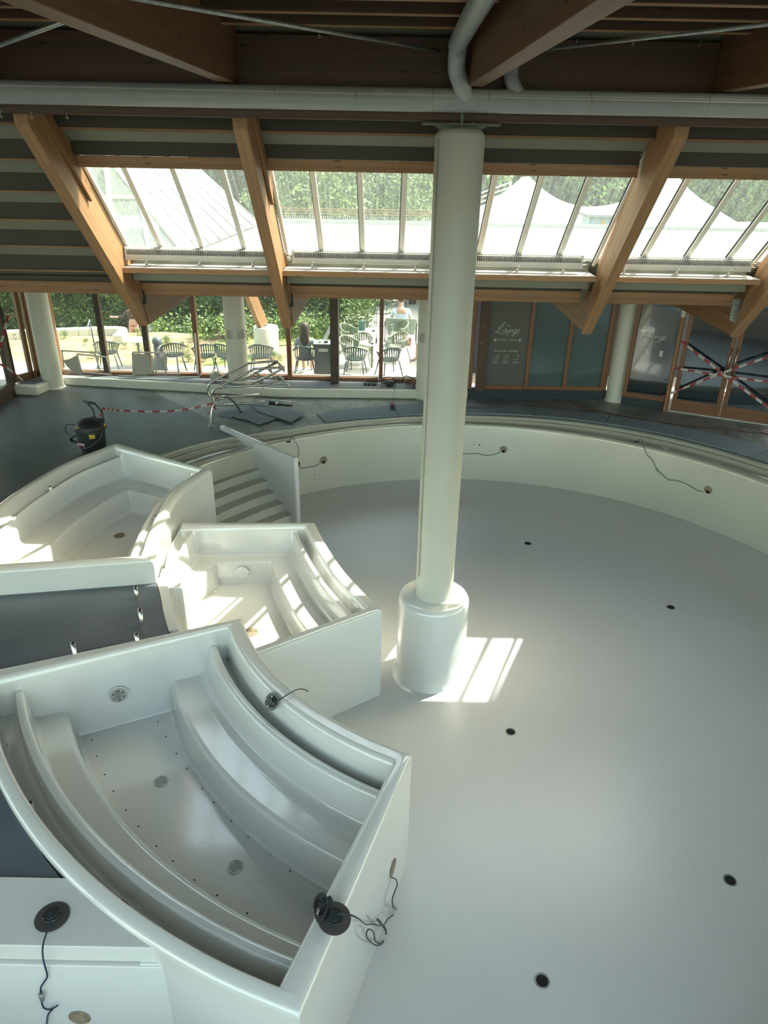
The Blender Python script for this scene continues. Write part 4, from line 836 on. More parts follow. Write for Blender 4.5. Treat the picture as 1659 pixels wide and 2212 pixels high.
# ================================================================== TERRACE FURNITURE
def make_chair(loc, rz, lab, grp, mk='chair'):
    t = thing('terrace_chair', lab, 'chair', (0, 0, 0), grp)
    b = MB(); b.lathe([(0, .405), (.20, .41), (.245, .425), (.25, .44), (.22, .445), (0, .435)], (0, 0, 0), 28, sy=.95); b.build('seat', mk, t)
    b = MB(); rail = []; 
    for a in np.linspace(-25, 205, 25):
        t_ = math.radians(a); k = max(0, math.sin(t_)); rail.append((.30*math.cos(t_), -.27*math.sin(t_)*1.0+.02, .62+.16*k**1.3))
    b.tube(rail, .02, 8)
    for a in np.linspace(35, 145, 11):
        t_ = math.radians(a); k = math.sin(t_); top = np.array((.30*math.cos(t_), -.27*k+.02, .62+.16*k**1.3)); bot = np.array((.235*math.cos(t_), -.225*k, .43)); mid = (top+bot)/2 + np.array((.03*math.cos(t_), -.04*k, -.03))
        tan = np.array((-math.sin(t_), -math.cos(t_), 0)); P = [bot, mid, top]
        for u, v in ((0, 1), (1, 2)): b.add([P[u]-tan*.014, P[u]+tan*.014, P[v]+tan*.019, P[v]-tan*.019], [(0, 1, 2, 3)])
    for s in (-1, 1): b.add([(s*.30, .10, .62), (s*.27, -.10, .655), (s*.225, -.06, .44), (s*.235, .06, .44)], [(0, 1, 2, 3)])
    b.build('backrest', mk, t)
    for sx, sy in ((-1, 1), (1, 1), (-1, -1), (1, -1)): MB().tube([(sx*.19, sy*.17, .42), (sx*.26, sy*.26+.0, .0)], [.018, .013], 7).build('leg', mk, t)
    t.location = loc; t.rotation_euler = (0, 0, rz); t.scale = (1.1, 1.1, 1.06); return t
G1 = 'slatted armchairs standing on the terrace'
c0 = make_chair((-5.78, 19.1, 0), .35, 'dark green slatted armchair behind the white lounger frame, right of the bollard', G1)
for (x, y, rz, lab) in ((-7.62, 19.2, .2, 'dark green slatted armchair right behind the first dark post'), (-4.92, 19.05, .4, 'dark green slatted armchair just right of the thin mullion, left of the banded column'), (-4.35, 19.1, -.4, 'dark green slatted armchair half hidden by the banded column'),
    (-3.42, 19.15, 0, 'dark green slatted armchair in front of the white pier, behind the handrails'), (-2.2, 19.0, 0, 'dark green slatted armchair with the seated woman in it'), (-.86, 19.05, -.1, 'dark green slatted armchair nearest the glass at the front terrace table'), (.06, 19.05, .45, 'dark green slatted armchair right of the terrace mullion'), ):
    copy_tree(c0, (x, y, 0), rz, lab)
G2 = G1
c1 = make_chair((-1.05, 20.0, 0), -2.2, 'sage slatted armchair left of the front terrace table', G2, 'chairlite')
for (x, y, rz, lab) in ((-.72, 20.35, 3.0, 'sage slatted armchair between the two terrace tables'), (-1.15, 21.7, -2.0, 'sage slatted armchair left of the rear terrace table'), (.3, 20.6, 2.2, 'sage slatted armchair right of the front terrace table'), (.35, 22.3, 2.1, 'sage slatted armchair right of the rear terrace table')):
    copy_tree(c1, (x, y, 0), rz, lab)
def round_table(x, y, lab, z=.74, r=.36):
    t = thing('round_table', lab, 'table', (0, 0, 0), 'round white terrace tables')
    MB().lathe([(0, z-.02), (r, z-.02), (r+.008, z-.01), (r, z), (0, z)], (0, 0, 0), 36).build('tabletop', 'white_matt', t)
    MB().tube([(0, 0, .03), (0, 0, z-.02)], .035, 12).build('stem', 'chairlite', t); MB().lathe([(0, .04), (.22, .02), (.24, 0)], (0, 0, 0), 32).build('foot', 'white_matt', t)
    t.location = (x, y, 0); return t
t1 = round_table(-.42, 19.75, 'round white terrace table nearest the glass, with menu and bottle on it'); t2 = copy_tree(t1, (-.52, 21.3, 0), 0, 'round white terrace table behind, with a green menu standing on it')
copy_tree(t1, (-6.9, 19.6, 0), 0, 'round white terrace table behind the white lounger frames at left')
def small(name, b, m, lab, cat, **k): return tag(b.build(name, m, **k), lab, cat)
small('menu_card', MB().box(-.53, -.42, 19.68, 19.70, .742, .95), 'tapewhite', 'white menu card standing on the front terrace table', 'menu')
small('menu_card', MB().box(-.86, -.66, 21.24, 21.28, .742, 1.02), mat('menu_green', (.05, .16, .14), .5), 'dark green menu standing on the rear terrace table', 'menu')
small('bottle', MB().lathe([(0, 0), (.026, 0), (.028, .1), (.012, .15), (.012, .19), (0, .19)], (-.30, 19.66, .742), 16), 'darkplastic', 'small dark bottle on the front terrace table', 'bottle')
small('drinking_glass', MB().lathe([(.028, 0), (.034, .12)], (-.60, 19.62, .742), 16), 'glass', 'empty tumbler on the front terrace table', 'glass')
small('ashtray', MB().lathe([(0, .0), (.05, 0), (.055, .03), (.045, .03), (.04, .01), (0, .01)], (-.42, 19.58, .742), 20), 'black', 'black ashtray on the front terrace table', 'ashtray')
small('ashtray', MB().lathe([(0, .0), (.05, 0), (.055, .03), (.045, .03), (.04, .01), (0, .01)], (-.42, 21.2, .742), 20), 'black', 'black ashtray on the rear terrace table', 'ashtray')
small('flower_pot', MB().lathe([(0, 0), (.04, 0), (.055, .08), (0, .08)], (-.3, 21.4, .742), 16), 'white_matt', 'small white pot on the rear terrace table', 'pot')
small('cup', MB().lathe([(0, 0), (.03, .0), (.045, .07), (.04, .07), (.0, .01)], (-6.95, 19.6, .742), 18), 'white_matt', 'white cup on the terrace table at left', 'cup')
# square waste bin table
t = thing('waste_bin', 'dark square litter bin with pale top beside the thick dark post', 'bin', (-1.66, 18.75, 0))
b = MB(); b.box(-1.92, -1.46, 18.6, 19.0, 0, .93); b.build('body', 'darkplastic', t, bevel=.01); MB().box(-1.94, -1.44, 18.58, 19.02, .93, .95).build('lid', mat('pale_top', (.4, .48, .5), .3), t)
MB().box(-1.80, -1.56, 18.592, 18.6, .74, .82).build('slot_panel', 'tapewhite', t)
b = MB(); b.lathe([(0, 0), (.03, .0), (.048, .06), (.04, .06), (0, .01)], (-1.76, 18.72, .965), 18); b.lathe([(0, 0), (.07, .006), (.075, .012), (0, .008)], (-1.76, 18.72, .952), 20); tag(b.build('coffee_cup', 'white_matt'), 'white cup and saucer standing on the square litter bin', 'cup')
tag(MB().box(-1.66, -1.56, 18.66, 18.76, .951, 1.0).build('sugar_box', 'black', bevel=.004), 'small black box beside the cup on the litter bin', 'box')
# bollard ashtray
t = thing('smokers_post', 'grey bottle-shaped ashtray post beside the second dark post', 'bin', (-6.15, 18.95, 0)); MB().lathe([(0, 0), (.20, 0), (.20, .06), (.17, .30), (.11, .48), (.105, .82), (0, .82)], (-6.15, 18.95, 0), 28).build('body', mat('grey_plastic', (.09, .11, .13), .5), t)
MB().lathe([(.125, 0), (.13, .06), (.11, .12), (.06, .16), (0, .17)], (-6.15, 18.95, .80), 28).build('cap', mat('grey_plastic_cap', (.08, .10, .12), .4), t)
# trellis and hedge
t = thing('trellis', 'black wire trellis with leafy climber behind the terrace tables', 'trellis', (-.2, 23.5, 0)); b = MB()
for k in range(6): b.tube([(-1.0+.32*k, 23.6, .0), (-1.0+.32*k, 23.6, 2.6)], .012, 6)
for k in range(6): b.tube([(-1.0, 23.6, .4+.4*k), (.6, 23.6, .4+.4*k)], .012, 6)
b.build('wire_frame', 'black', t); o = leafmesh(1500, (.8, .3, 1.1), .05, 31).build('climber', ['leaflite', 'leaf'], t); o.location = (-.75, 23.3, 1.0); o['label'] = 'loose green climbing leaves'
tag(MB().obox((-1.5, 23.4, .2), (.4, .1, 0), (-.05, .2, 0), (0, 0, .2)).build('planter', 'darkplastic', bevel=.02), 'dark planter box behind the rear terrace table', 'planter')
# garden props: diagonal timber prop
tag(MB().bar(np.array(atY(687, 740, 20.6))*(1,1,0)+(-.12,-.02,.02), atY(715, 706, 20.9), .08, .08).build('timber_prop', 'galv'), 'grey diagonal prop behind the thick dark post', 'prop')
tag(MB().tube([atY(652, 727, 20.6), atZ(648, 737, .0), atY(652, 727, 20.6), atY(662, 700, 20.9)][1:4:2], .012, 6).build('garden_stake', 'black'), 'thin leaning stake above the seated woman', 'stake')
tag(MB().tube([atY(660, 722, 19.9), atY(665, 760, 19.9)*(1,1,0)+(0,0,.02)], .02, 6).build('garden_stake', 'black'), 'short black post just behind the seated woman', 'stake')
# wide lounge chair
t = thing('lounge_chair', 'wide green-grey lounge chair with the person in white sitting in it', 'chair', (.5, 22.9, 0))
b = MB(); b.add([(-.08, 22.62, .86), (.92, 22.6, .84), (.86, 22.66, .34), (0, 22.66, .34), (-.08, 22.68, .86), (.92, 22.66, .84), (.86, 22.74, .34), (0, 22.74, .34)], [(0,1,2,3),(7,6,5,4),(0,4,5,1),(1,5,6,2),(2,6,7,3),(3,7,4,0)]); b.build('backrest', mat('lounge_fabric', (.20, .25, .20), .8), t, bevel=.02)
MB().box(.0, .86, 22.7, 23.2, .32, .40).build('seat', bpy.data.materials['lounge_fabric'], t, bevel=.02)
for x in (-.08, .92):
    for y in (22.68, 23.25): MB().tube([(x, y, 0), (x, y, .62)], .016, 8).build('leg', 'darkplastic', t)
    MB().box(x-.03, x+.03, 22.66, 23.27, .62, .64).build('armrest', 'darkplastic', t)
tag(MB().box(.62, .76, 22.62, 22.75, .02, .22).build('red_box', 'red', bevel=.006), 'small red box under the wide lounge chair', 'box')
# ================================================================== PEOPLE
def skin_body(name, V, E, Rr, m, parent, sub=2, root=0):
    me = bpy.data.meshes.new(name); me.from_pydata([tuple(v) for v in V], E, []); me.materials.append(M[m] if isinstance(m, str) else m); o = bpy.data.objects.new(name, me); COL.objects.link(o)
    s = o.modifiers.new('skin', 'SKIN'); s.use_smooth_shade = True; sv = me.skin_vertices[0].data
    for i, rr_ in enumerate(Rr): sv[i].radius = (rr_, rr_) if not isinstance(rr_, tuple) else rr_; sv[i].use_root = (i == root)
    u = o.modifiers.new('sub', 'SUBSURF'); u.levels = sub; u.render_levels = sub
    bpy.context.view_layer.update(); ev = o.evaluated_get(bpy.context.evaluated_depsgraph_get()); m2 = bpy.data.meshes.new_from_object(ev); bpy.data.objects.remove(o); o = bpy.data.objects.new(name, m2); COL.objects.link(o)
    for p in m2.polygons: p.use_smooth = True
    if parent is not None: o.parent = parent
    return o
def hand(V, E, R_, wrist_i, d, side, curl=.6):
    """palm with four fingers and a thumb, appended to a skin skeleton"""
    d = np.array(d, float); d /= np.linalg.norm(d); s = np.array(side, float); s /= np.linalg.norm(s); n = np.cross(d, s); w0 = np.array(V[wrist_i])
    V.append(w0+d*.05); R_.append((.032, .018)); p = len(V)-1; E.append((wrist_i, p))
    for k, (off, ln) in enumerate(((-.028, .062), (-.010, .072), (.009, .068), (.027, .052))):
        a = w0+d*.085+s*off; V.append(a); R_.append(.010); i = len(V)-1; E.append((p, i))
        V.append(a+d*ln*.5-n*ln*.15*curl); R_.append(.009); E.append((i, i+1)); V.append(a+d*ln*.8-n*ln*.6*curl); R_.append(.007); E.append((i+1, i+2))
    V.append(w0+d*.03-s*.035); R_.append(.012); i = len(V)-1; E.append((p, i)); V.append(w0+d*.06-s*.055-n*.02); R_.append(.009); E.append((i, i+1))
def seated(x, y, lab, shirt, hairm, zs=.45, hairlen=.42, grp=None, sc_=1.0, rz=0., seatpants='skin'):
    """sitting, seen from behind, facing +Y"""
    t = thing('person', lab, 'person', (0, 0, 0), grp)
    V = [(0, 0, zs+.09), (0, -.02, zs+.30), (0, -.03, zs+.50), (0, -.02, zs+.60), (0, .0, zs+.70), (0, .02, zs+.82), (0, .02, zs+.90)]
    E = [(0, 1), (1, 2), (2, 3), (3, 4), (4, 5), (5, 6)]; R_ = [(.17, .13), (.14, .10), (.17, .10), (.055, .055), (.075, .09), (.085, .10), (.06, .07)]
    for s in (-1, 1):
        i = len(V); V += [(s*.10, .06, zs+.07), (s*.13, .45, zs+.07), (s*.11, .47, .10), (s*.11, .52, .04), (s*.12, .66, .03)]; R_ += [.085, .062, .042, .04, .03]; E += [(0, i), (i, i+1), (i+1, i+2), (i+2, i+3), (i+3, i+4)]
        i = len(V); V += [(s*.19, -.03, zs+.50), (s*.27, .02, zs+.26), (s*.24, .24, zs+.20)]; R_ += [.055, .042, .028]; E += [(2, i), (i, i+1), (i+1, i+2)]; hand(V, E, R_, i+2, (-s*.2, 1, -.1), (1, .1, 0))
    skin_body('body', V, E, R_, 'skin', t)
    V = [(0, 0, zs+.05), (0, -.02, zs+.28), (0, -.03, zs+.50), (0, -.03, zs+.58)]; E = [(0, 1), (1, 2), (2, 3)]; R_ = [(.20, .155), (.165, .125), (.20, .135), (.10, .09)]
    for s in (-1, 1): i = len(V); V += [(s*.20, -.03, zs+.50), (s*.27, .0, zs+.33)]; R_ += [.072, .062]; E += [(2, i), (i, i+1)]
    skin_body('shirt', V, E, R_, shirt, t)
    for s in (-1, 1): 
        V = [(s*.08, .02, zs+.08), (s*.12, .36, zs+.075)]; skin_body('shorts', V, [(0, 1)], [.12, .085], shirt, t)
    b = MB(); b.ball((0, -.01, zs+.84), .112, .12, .13, 20, 14); b.build('hair', hairm, t)
    if hairlen:
        b = MB(); vs_ = []; RG = [(.97, .02, .02, .0), (.955, .07, .07, .0), (.91, .108, .11, -.01), (.84, .122, .125, -.02), (.76, .122, .115, -.035), (.68, .125, .085, -.07), (.60, .132, .065, -.10), (.52, .125, .05, -.12), (.45, .10, .04, -.13), (.39, .06, .03, -.13), (.36, .015, .01, -.13)]
        for z_, rx, ry, yc_ in RG:
            for k in range(20): q = 2*math.pi*k/20; vs_.append((rx*math.cos(q)*(1+.04*math.sin(5*q+z_*20)), yc_+ry*math.sin(q), zs+z_))
        b.add(vs_, [(i*20+k, (i+1)*20+k, (i+1)*20+(k+1)%20, i*20+(k+1)%20) for i in range(10) for k in range(20)], True); b.build('long_hair', hairm, t)
    b = MB(); b.tube([(0, .125, zs+.80), (0, .145, zs+.79), (0, .115, zs+.775)], .012, 6)
    for s in (-1, 1): b.ball((s*.032, .108, zs+.825), .011, .008, .008, 8, 6)
    b.build('face_features', 'skin', t)
    t.location = (x, y, 0); t.rotation_euler = (0, 0, rz); t.scale = (sc_,)*3; return t
M['shirtblue'] = mat('pale_blue_cloth', (.26, .34, .38), .8); M['shirtwhite'] = mat('white_cloth', (.6, .65, .72), .8)
seated(-2.2, 19.02, 'person with long dark hair and pale blue top sitting in an armchair', 'shirtblue', 'hair')
seated(.42, 23.0, 'person in a white top sitting in the wide lounge chair, seen from behind', 'shirtwhite', 'hair', zs=.42, hairlen=0, sc_=1.12)
seated(1.35, 20.6, 'person sitting mostly hidden behind the round facade column', 'shirtwhite', 'hair', hairlen=0, rz=1.2)
# standing person at left
t = thing('person', 'person standing by the garden wall in dark top and red bottoms', 'person', (0, 0, 0))
V = [(0, 0, .92), (0, 0, 1.12), (0, 0, 1.36), (0, 0, 1.46), (0, -.01, 1.54), (0, -.02, 1.64), (0, -.01, 1.71)]; E = [(0, 1), (1, 2), (2, 3), (3, 4), (4, 5), (5, 6)]; R_ = [(.16, .12), (.125, .095), (.16, .095), (.052, .052), (.07, .085), (.08, .095), (.055, .065)]
for s in (-1, 1):
    i = len(V); V += [(s*.09, 0, .84), (s*.11+.04*s, .03*s, .48), (s*.12+.05*s, .05*s+.02, .10), (s*.12+.05*s, .04*s-.1, .03)]; R_ += [.10, .062, .04, .03]; E += [(0, i), (i, i+1), (i+1, i+2), (i+2, i+3)]
V += [(-.18, 0, 1.36), (-.34, -.08, 1.18), (-.56, -.18, 1.22)]; i = len(V)-3; R_ += [.055, .04, .028]; E += [(2, i), (i, i+1), (i+1, i+2)]; hand(V, E, R_, i+2, (-1, -.3, .1), (0, .3, 1))
V += [(.18, 0, 1.36), (.24, .0, 1.10), (.16, -.12, .86)]; i = len(V)-3; R_ += [.055, .042, .03]; E += [(2, i), (i, i+1), (i+1, i+2)]; hand(V, E, R_, i+2, (-.2, -.4, -1), (1, 0, 0))
skin_body('body', V, E, R_, 'skin', t)
mt = mat('dark_pattern', (.10, .07, .05), .8, nscale=18, col2=(.015, .012, .01))
skin_body('top', [(0, 0, 1.06), (0, 0, 1.34), (0, 0, 1.42), (-.2, 0, 1.35), (-.33, -.07, 1.2), (-.46, -.13, 1.2), (.2, 0, 1.35), (.25, 0, 1.12)], [(0, 1), (1, 2), (1, 3), (3, 4), (4, 5), (1, 6), (6, 7)], [(.15, .12), (.185, .12), (.08, .07), .07, .062, .055, .07, .06], mt, t)
skin_body('swim_bottoms', [(0, 0, .86), (0, 0, .96)], [(0, 1)], [(.175, .135), (.165, .13)], 'red', t)
b = MB(); b.ball((0, .02, 1.655), .10, .11, .115, 18, 12); b.tube([(.03, .02, 1.7), (.05, -.09, 1.5), (.04, -.11, 1.25)], [.05, .05, .02], 10); b.build('hair', mat('fair_hair', (.35, .24, .12), .6), t)
t.location = tuple(np.array(atY(288, 700, 25.0))-(0, 0, .95))
b = MB(); n = 10; vs_ = []
for j in range(7):
    for k in range(n+1): a = k/n; vs_.append((atY(302, 700, 24.8)[0]+.42*a, 24.8+.05*math.sin(a*14+j*.3), .48-.17*j - .03*math.sin(a*6)))
b.add(vs_, [(j*(n+1)+k, j*(n+1)+k+1, (j+1)*(n+1)+k+1, (j+1)*(n+1)+k) for j in range(6) for k in range(n)], True); o = b.build('towel', mat('pale_towel', (.42, .50, .48), .9)); tag(o, 'pale grey-green towel held by the standing person', 'towel'); sf = o.modifiers.new('th', 'SOLIDIFY'); sf.thickness = .012
# ================================================================== POOL AND TUB FITTINGS
def part(b, name, m, parent, **k): return b.build(name, m, parent, **k)
dpos = [((1140, 1174), 'farthest one'), ((1449, 1312), 'right of the column and small'), ((1103, 1581), 'just in front of the sunlit patch'), ((1577, 1902), 'near the lower right corner'), ((1171, 2119), 'nearest one at the bottom edge')]
for (x, y), l in dpos:
    p = atZ(x, y, FZ); t = thing('floor_drain', 'open black round drain in the pool floor, ' + l, 'drain', tuple(p), 'open drains in the pool floor')
    MB().lathe([(.072, 0), (.072, .004), (.058, .005), (.055, .001)], tuple(p), 32).build('ring', 'galv', t); MB().disc(p+(0, 0, .0005), .057, (0, 0, 1), 32, .002).build('opening', 'hole', t)
p = atZ(1007, 1438, FZ); tag(MB().lathe([(.125, 0), (.125, .004), (0, .006)], tuple(p), 36).build('inspection_cover', 'white_floor'), 'flush white round cover in the sunlit floor beside the column base', 'cover')
def wallpt(x, y, R=6.548): p = oncyl(x, y, R); n = np.array((PC[0]-p[0], PC[1]-p[1], 0)); return p, n/np.linalg.norm(n)
for (x, y), l in (((699, 994), 'nearest the stairs'), ((1088, 971), 'right of the big column'), ((1530, 1058), 'at the right, lowest in the photo')):
    p, n = wallpt(x, y); t = thing('light_niche', 'round tan light niche in the pool wall, ' + l, 'niche', tuple(p), 'light niches in the pool wall')
    MB().disc(p, .088, n, 32, .004).build('recess', 'tan', t); b = MB(); b.disc(p+n*.004+(0, 0, -.045), .035, n, 16, .002); b.build('hollow', 'hole', t)
    b = MB(); a = np.cross(n, (0, 0, 1)); b.tube([p+n*.003+(a*math.cos(q)+np.array((0, 0, 1))*math.sin(q))*.09 for q in np.linspace(0, 2*math.pi, 33)], .004, 6); b.build('rim', 'white_matt', t)
for k, ((x, y), r_) in enumerate((((665, 1028), .008), ((680, 1026), .014), ((783, 988), .008), ((795, 987), .008), ((901, 962), .008), ((1023, 961), .008), ((1036, 961), .016))):
    p, n = wallpt(x, y); t = thing('wall_jet', 'small round water jet in the pool wall, %s from the stairs' % ['first', 'second', 'third', 'fourth', 'fifth', 'sixth', 'seventh'][k], 'jet', tuple(p), 'small jets in the pool wall')
    MB().disc(p, .030, n, 20, .005).build('collar', 'white_matt', t); MB().disc(p+n*.005, r_, n, 14, .002).build('opening', 'hole', t)
def wire(pts, name, lab, r_=.006, m='darkplastic', conn=None):
    t = thing(name, lab, 'cable', tuple(pts[0])); MB().tube(smooth_curve(pts, 6), r_, 7).build('cord', m, t)
    for c in (conn or []): c, ax, mm_ = c; b = MB(); ax = np.array(ax, float); b.tube([np.array(c)-ax*.04, np.array(c)+ax*.04], .018, 8); b.build('connector', mm_, t)
    return t
W_ = lambda x, y, o=.012: (lambda pn: pn[0]+pn[1]*o)(wallpt(x, y))
wire([W_(690, 1000), W_(682, 1006), W_(665, 1009), W_(650, 1011), W_(646, 1006), W_(645, 998)], 'lamp_cable', 'thin grey cable hanging from the niche nearest the stairs', conn=[(W_(645, 1001, .02), (0, 0, 1), 'black')])
wire([W_(643, 990, .02), W_(645, 970, .02), W_(640, 958, .03), W_(634, 951, .04), W_(632, 946, .05), W_(626, 944, .05), W_(622, 951, .04)], 'lamp_cable', 'thin dark cable looped over the pool rim beside the stair panel', r_=.005, conn=[(W_(622, 953, .04), (1, .1, 0), 'black')])
wire([W_(1080, 977), W_(1065, 982), W_(1048, 983), W_(1030, 979), W_(1012, 980), W_(998, 980)], 'lamp_cable', 'thin cable running from the niche to behind the big column', r_=.006)
wire([W_(1520, 1062), W_(1505, 1058), W_(1485, 1046), W_(1460, 1037), W_(1445, 1036), W_(1428, 1022), W_(1418, 1011), W_(1409, 993), W_(1398, 982), W_(1393, 970), W_(1387, 950, .03), W_(1382, 949, .04), W_(1380, 954, .03)], 'lamp_cable', 'thin cable snaking down the pool wall to the right-hand niche', r_=.006, conn=[(W_(1420, 1015, .02), (.6, -.2, -.6), 'galv'), (W_(1375, 954, .02), (1, -.1, 0), 'black')])
def tubpart(tubo, b, name, m): return b.build(name, m, tubo)
def drain(x, y, z, parent, nrm=(0, 0, 1), r_=.078, name='drain_grille', holes=True):
    p = atZ(x, y, z); b = MB(); b.disc(p, r_, nrm, 28, .006)
    g = b.build(name, 'galv', parent)
    if holes:
        b = MB(); n_ = np.array(nrm)
        for i in range(-3, 4):
            for j in range(-3, 4):
                if i*i+j*j < 11: b.disc(p+(i*r_*.22, j*r_*.22, .006), r_*.06, nrm, 6, .001)
        o = b.build('hole_pattern', 'hole', g)
    return g
drain(348, 1688, -.858, TUBC); drain(509, 1873, -.858, TUBC); 
for x, y, z in ((270, 1951, -.298), (520, 2089, -.298), (6, 1614, -.298)): drain(x, y, z, TUBC, r_=.05, name='channel_grille')
for x, y in [(341.7,1559),(358,1591),(199,1599),(209,1634),(226,1673),(245,1709),(272,1750),(299,1785),(338,1828),(373,1860),(420,1901),(469,1934),(534,1973),(381,1628),(403.5,1661),(437,1704),(462,1733.6),(499.6,1773),(536.5,1808),(586,1847),(626.5,1881.6)]:
    MB().disc(atZ(x, y, -.858), .0085, (0, 0, 1), 10, .003).build('air_jet', 'hole', TUBC)
for x, y, z, tb_ in ((64, 1734, -.10, TUBC), (605, 1530, -.16, TUBC), (108, 1051, .40, TUBA), (337, 1115, .36, TUBA), (378, 1184, -.12, TUBB), (691, 1252, -.12, TUBB)):
    p = atZ(x, y, z); t = MB().tube([p-(0, 0, .07 if x == 108 else .15), p], .027, 14, cap=True).build('nozzle', 'white', tb_); MB().disc(p, .021, (0, 0, 1), 14, .002).build('opening', 'hole', t)
for x, y, z in ((495, 1425, -.29), (766, 1642, -.29)): MB().lathe([(.045, 0), (.045, .03), (.035, .03), (.03, .005), (0, .005)], tuple(atZ(x, y, z)), 20).build('channel_cup', 'steel', TUBC)
drain(542, 1366, -.838, TUBB, r_=.10, holes=False).data.materials[0] = M['tan']; drain(258, 1157, H-(H+.878)*kA, TUBA, r_=.09, holes=False).data.materials[0] = M['tan']
# round cover on the bench face of the middle tub and wall light in tub C
a_, b_ = np.array(RcB[0]), np.array(LcB[0]); nn = (b_-a_)/np.linalg.norm(b_-a_); nB = np.array((nn[1], -nn[0])); nB = nB if nB[1] < 0 else -nB
q_ = a_ + nB*.485; p = onplane(524, 1236, tuple(q_), tuple(q_+nn)); b = MB(); b.disc(p, .10, (*nB, 0), 36, .008); b.build('cover_plate', 'white', TUBB)
nC = np.array((dC[1], -dC[0])); nC = nC if nC @ (np.array((0, 0))-cf[0]) > 0 else -nC
q_ = cf[0] + nC*.215; p = onplane(256, 1500, tuple(q_), tuple(q_+dC)); n3 = np.array((*nC, 0))
lt = MB().disc(p, .118, n3, 40, .018).build('wall_light', 'white', TUBC); MB().disc(p+n3*.018, .10, n3, 40, .008).build('steel_plate', 'steel', lt); MB().disc(p+n3*.026, .042, n3, 28, .006).build('lens', 'galv', lt)
b = MB(); ax = np.cross(n3, (0, 0, 1))
for k in range(6):
    for rr_ in (.058, .070): b.tube([p+n3*.027+(ax*math.cos(q)+np.array((0, 0, 1))*math.sin(q))*rr_ for q in np.linspace(k*math.pi/3+.15, k*math.pi/3+.8, 5)], .0028, 5)
b.build('slots', 'hole', lt)
# --- lamp units
def lamp_unit(c, n, lab, r_=.13, dark=True):
    t = thing('underwater_lamp', lab, 'lamp', tuple(c)); c = np.array(c); n = np.array(n, float); n /= np.linalg.norm(n)
    MB().disc(c, r_, n, 40, .006).build('flange', 'galv' if not dark else mat('tarnished_steel', (.13, .125, .12), .4, metal=.5), t)
    MB().tube([c+n*.006, c+n*.03], .062, 32).build('housing', 'darkplastic', t); MB().tube([c+n*.03, c+n*.045], .045, 28).build('back_cap', 'darkplastic', t)
    b = MB(); a = np.cross(n, (0, 1, 0)); a /= np.linalg.norm(a); d_ = np.cross(n, a)
    for q in range(4): b.disc(c+n*.03+(a*math.cos(q*1.57+.6)+d_*math.sin(q*1.57+.6))*.055, .007, n, 8, .004)
    b.build('screws', 'steel', t); 
    b = MB(); b.obox(c+n*.031+a*.03+d_*-.03, a*.006, d_*.018, n*.001); b.build('sticker', 'tapewhite', t)
    return t
Lc_ = oncyl(592, 1513, 4.05, PC, -1); lr = np.array((Lc_[0]-PC[0], Lc_[1]-PC[1], 0)); lr /= np.linalg.norm(lr); Lc_ = Lc_ + lr*.03
lamp_unit(Lc_, lr*.8 + np.array((0, 0, .6)), 'dark round lamp leaning in the outer channel of the largest tub', r_=.095)
wire([Lc_+lr*.05, Lc_+lr*.04+(.10, -.02, .06), oncyl(630, 1500, 3.90, PC, -1)+(0, 0, .03), oncyl(645, 1492, 3.80, PC, -1)+(0, 0, .02), oncyl(658, 1491, 3.73, PC, -1)+(0, 0, .01), oncyl(666, 1494, 3.69, PC, -1)], 'lamp_cable', 'black cable of the channel lamp crossing over the rim of the largest tub', r_=.006)
Ln = atZ(722, 1984, .215); lamp_unit(Ln, (.12, -.10, 1), 'dark round lamp lying on the rim corner of the largest tub', r_=.125)
cx = atZ(692, 1975, .24); b = MB()
for k in range(7): b.tube([cx+np.array((.035*math.cos(q)*(1+.08*k), .075*math.sin(q)+.006*k, .01*k-.05*math.cos(q+k*.3)*.6)) for q in np.linspace(0, 2*math.pi, 18)], .0055, 6)
t = thing('cable_coil', 'tangled coil of black cable beside the lamp on the near rim corner', 'cable', tuple(cx)); b.build('loops', 'black', t); MB().obox(cx+(.03, .06, .05), (.05, .03, 0), (-.012, .02, 0), (0, 0, .018)).build('plug', 'darkplastic', t, bevel=.004)
# outer face of tub C near end
e0, e1 = np.array(RcC[-1]), np.array(LcC[-1]); ed = (e1-e0)/np.linalg.norm(e1-e0); en = np.array((-ed[1], ed[0])); en = en if en[0] > 0 else -en
def onend(x, y, o=0): q = e0+en*o; return onplane(x, y, tuple(q), tuple(q+ed))
wp = [Ln+(.02, 0, .05), atZ(752, 1975, .25), atZ(775, 1985, .22), onend(790, 1997, .05), onend(805, 1996, .05), onend(818, 1999, .05), onend(829, 2000, .05), onend(834, 2012, .05), onend(832, 2030, .05), onend(818, 2042, .05), onend(803, 2037, .05), onend(792, 2022, .05), onend(795, 2008, .05), onend(806, 2012, .05), onend(812, 2034, .05), onend(826, 2036, .05), onend(834, 2016, .05), onend(826, 2000, .05), onend(817, 1990, .05), onend(815, 1985, .05), onend(820, 1988, .05), onend(828, 1998, .05), onend(838, 1985, .05), onend(850, 1976, .05), onend(856, 1968, .04), onend(850, 1960, .04), onend(847, 1945, .04), onend(853, 1925, .04), onend(858, 1912, .04), onend(855, 1900, .03), onend(846, 1895, .02)]
wire(wp, 'lamp_cable', 'black looping cable hanging down the outer end wall of the largest tub', r_=.0065, conn=[(onend(853, 1962, .05), (-.2, -.5, .8), 'galv')])
p = onend(849, 1874, .003); tag(MB().disc(p, .085, (*en, 0), 32, .004).build('light_niche', 'tan'), 'round light niche seen edge-on in the end wall of the largest tub', 'niche')
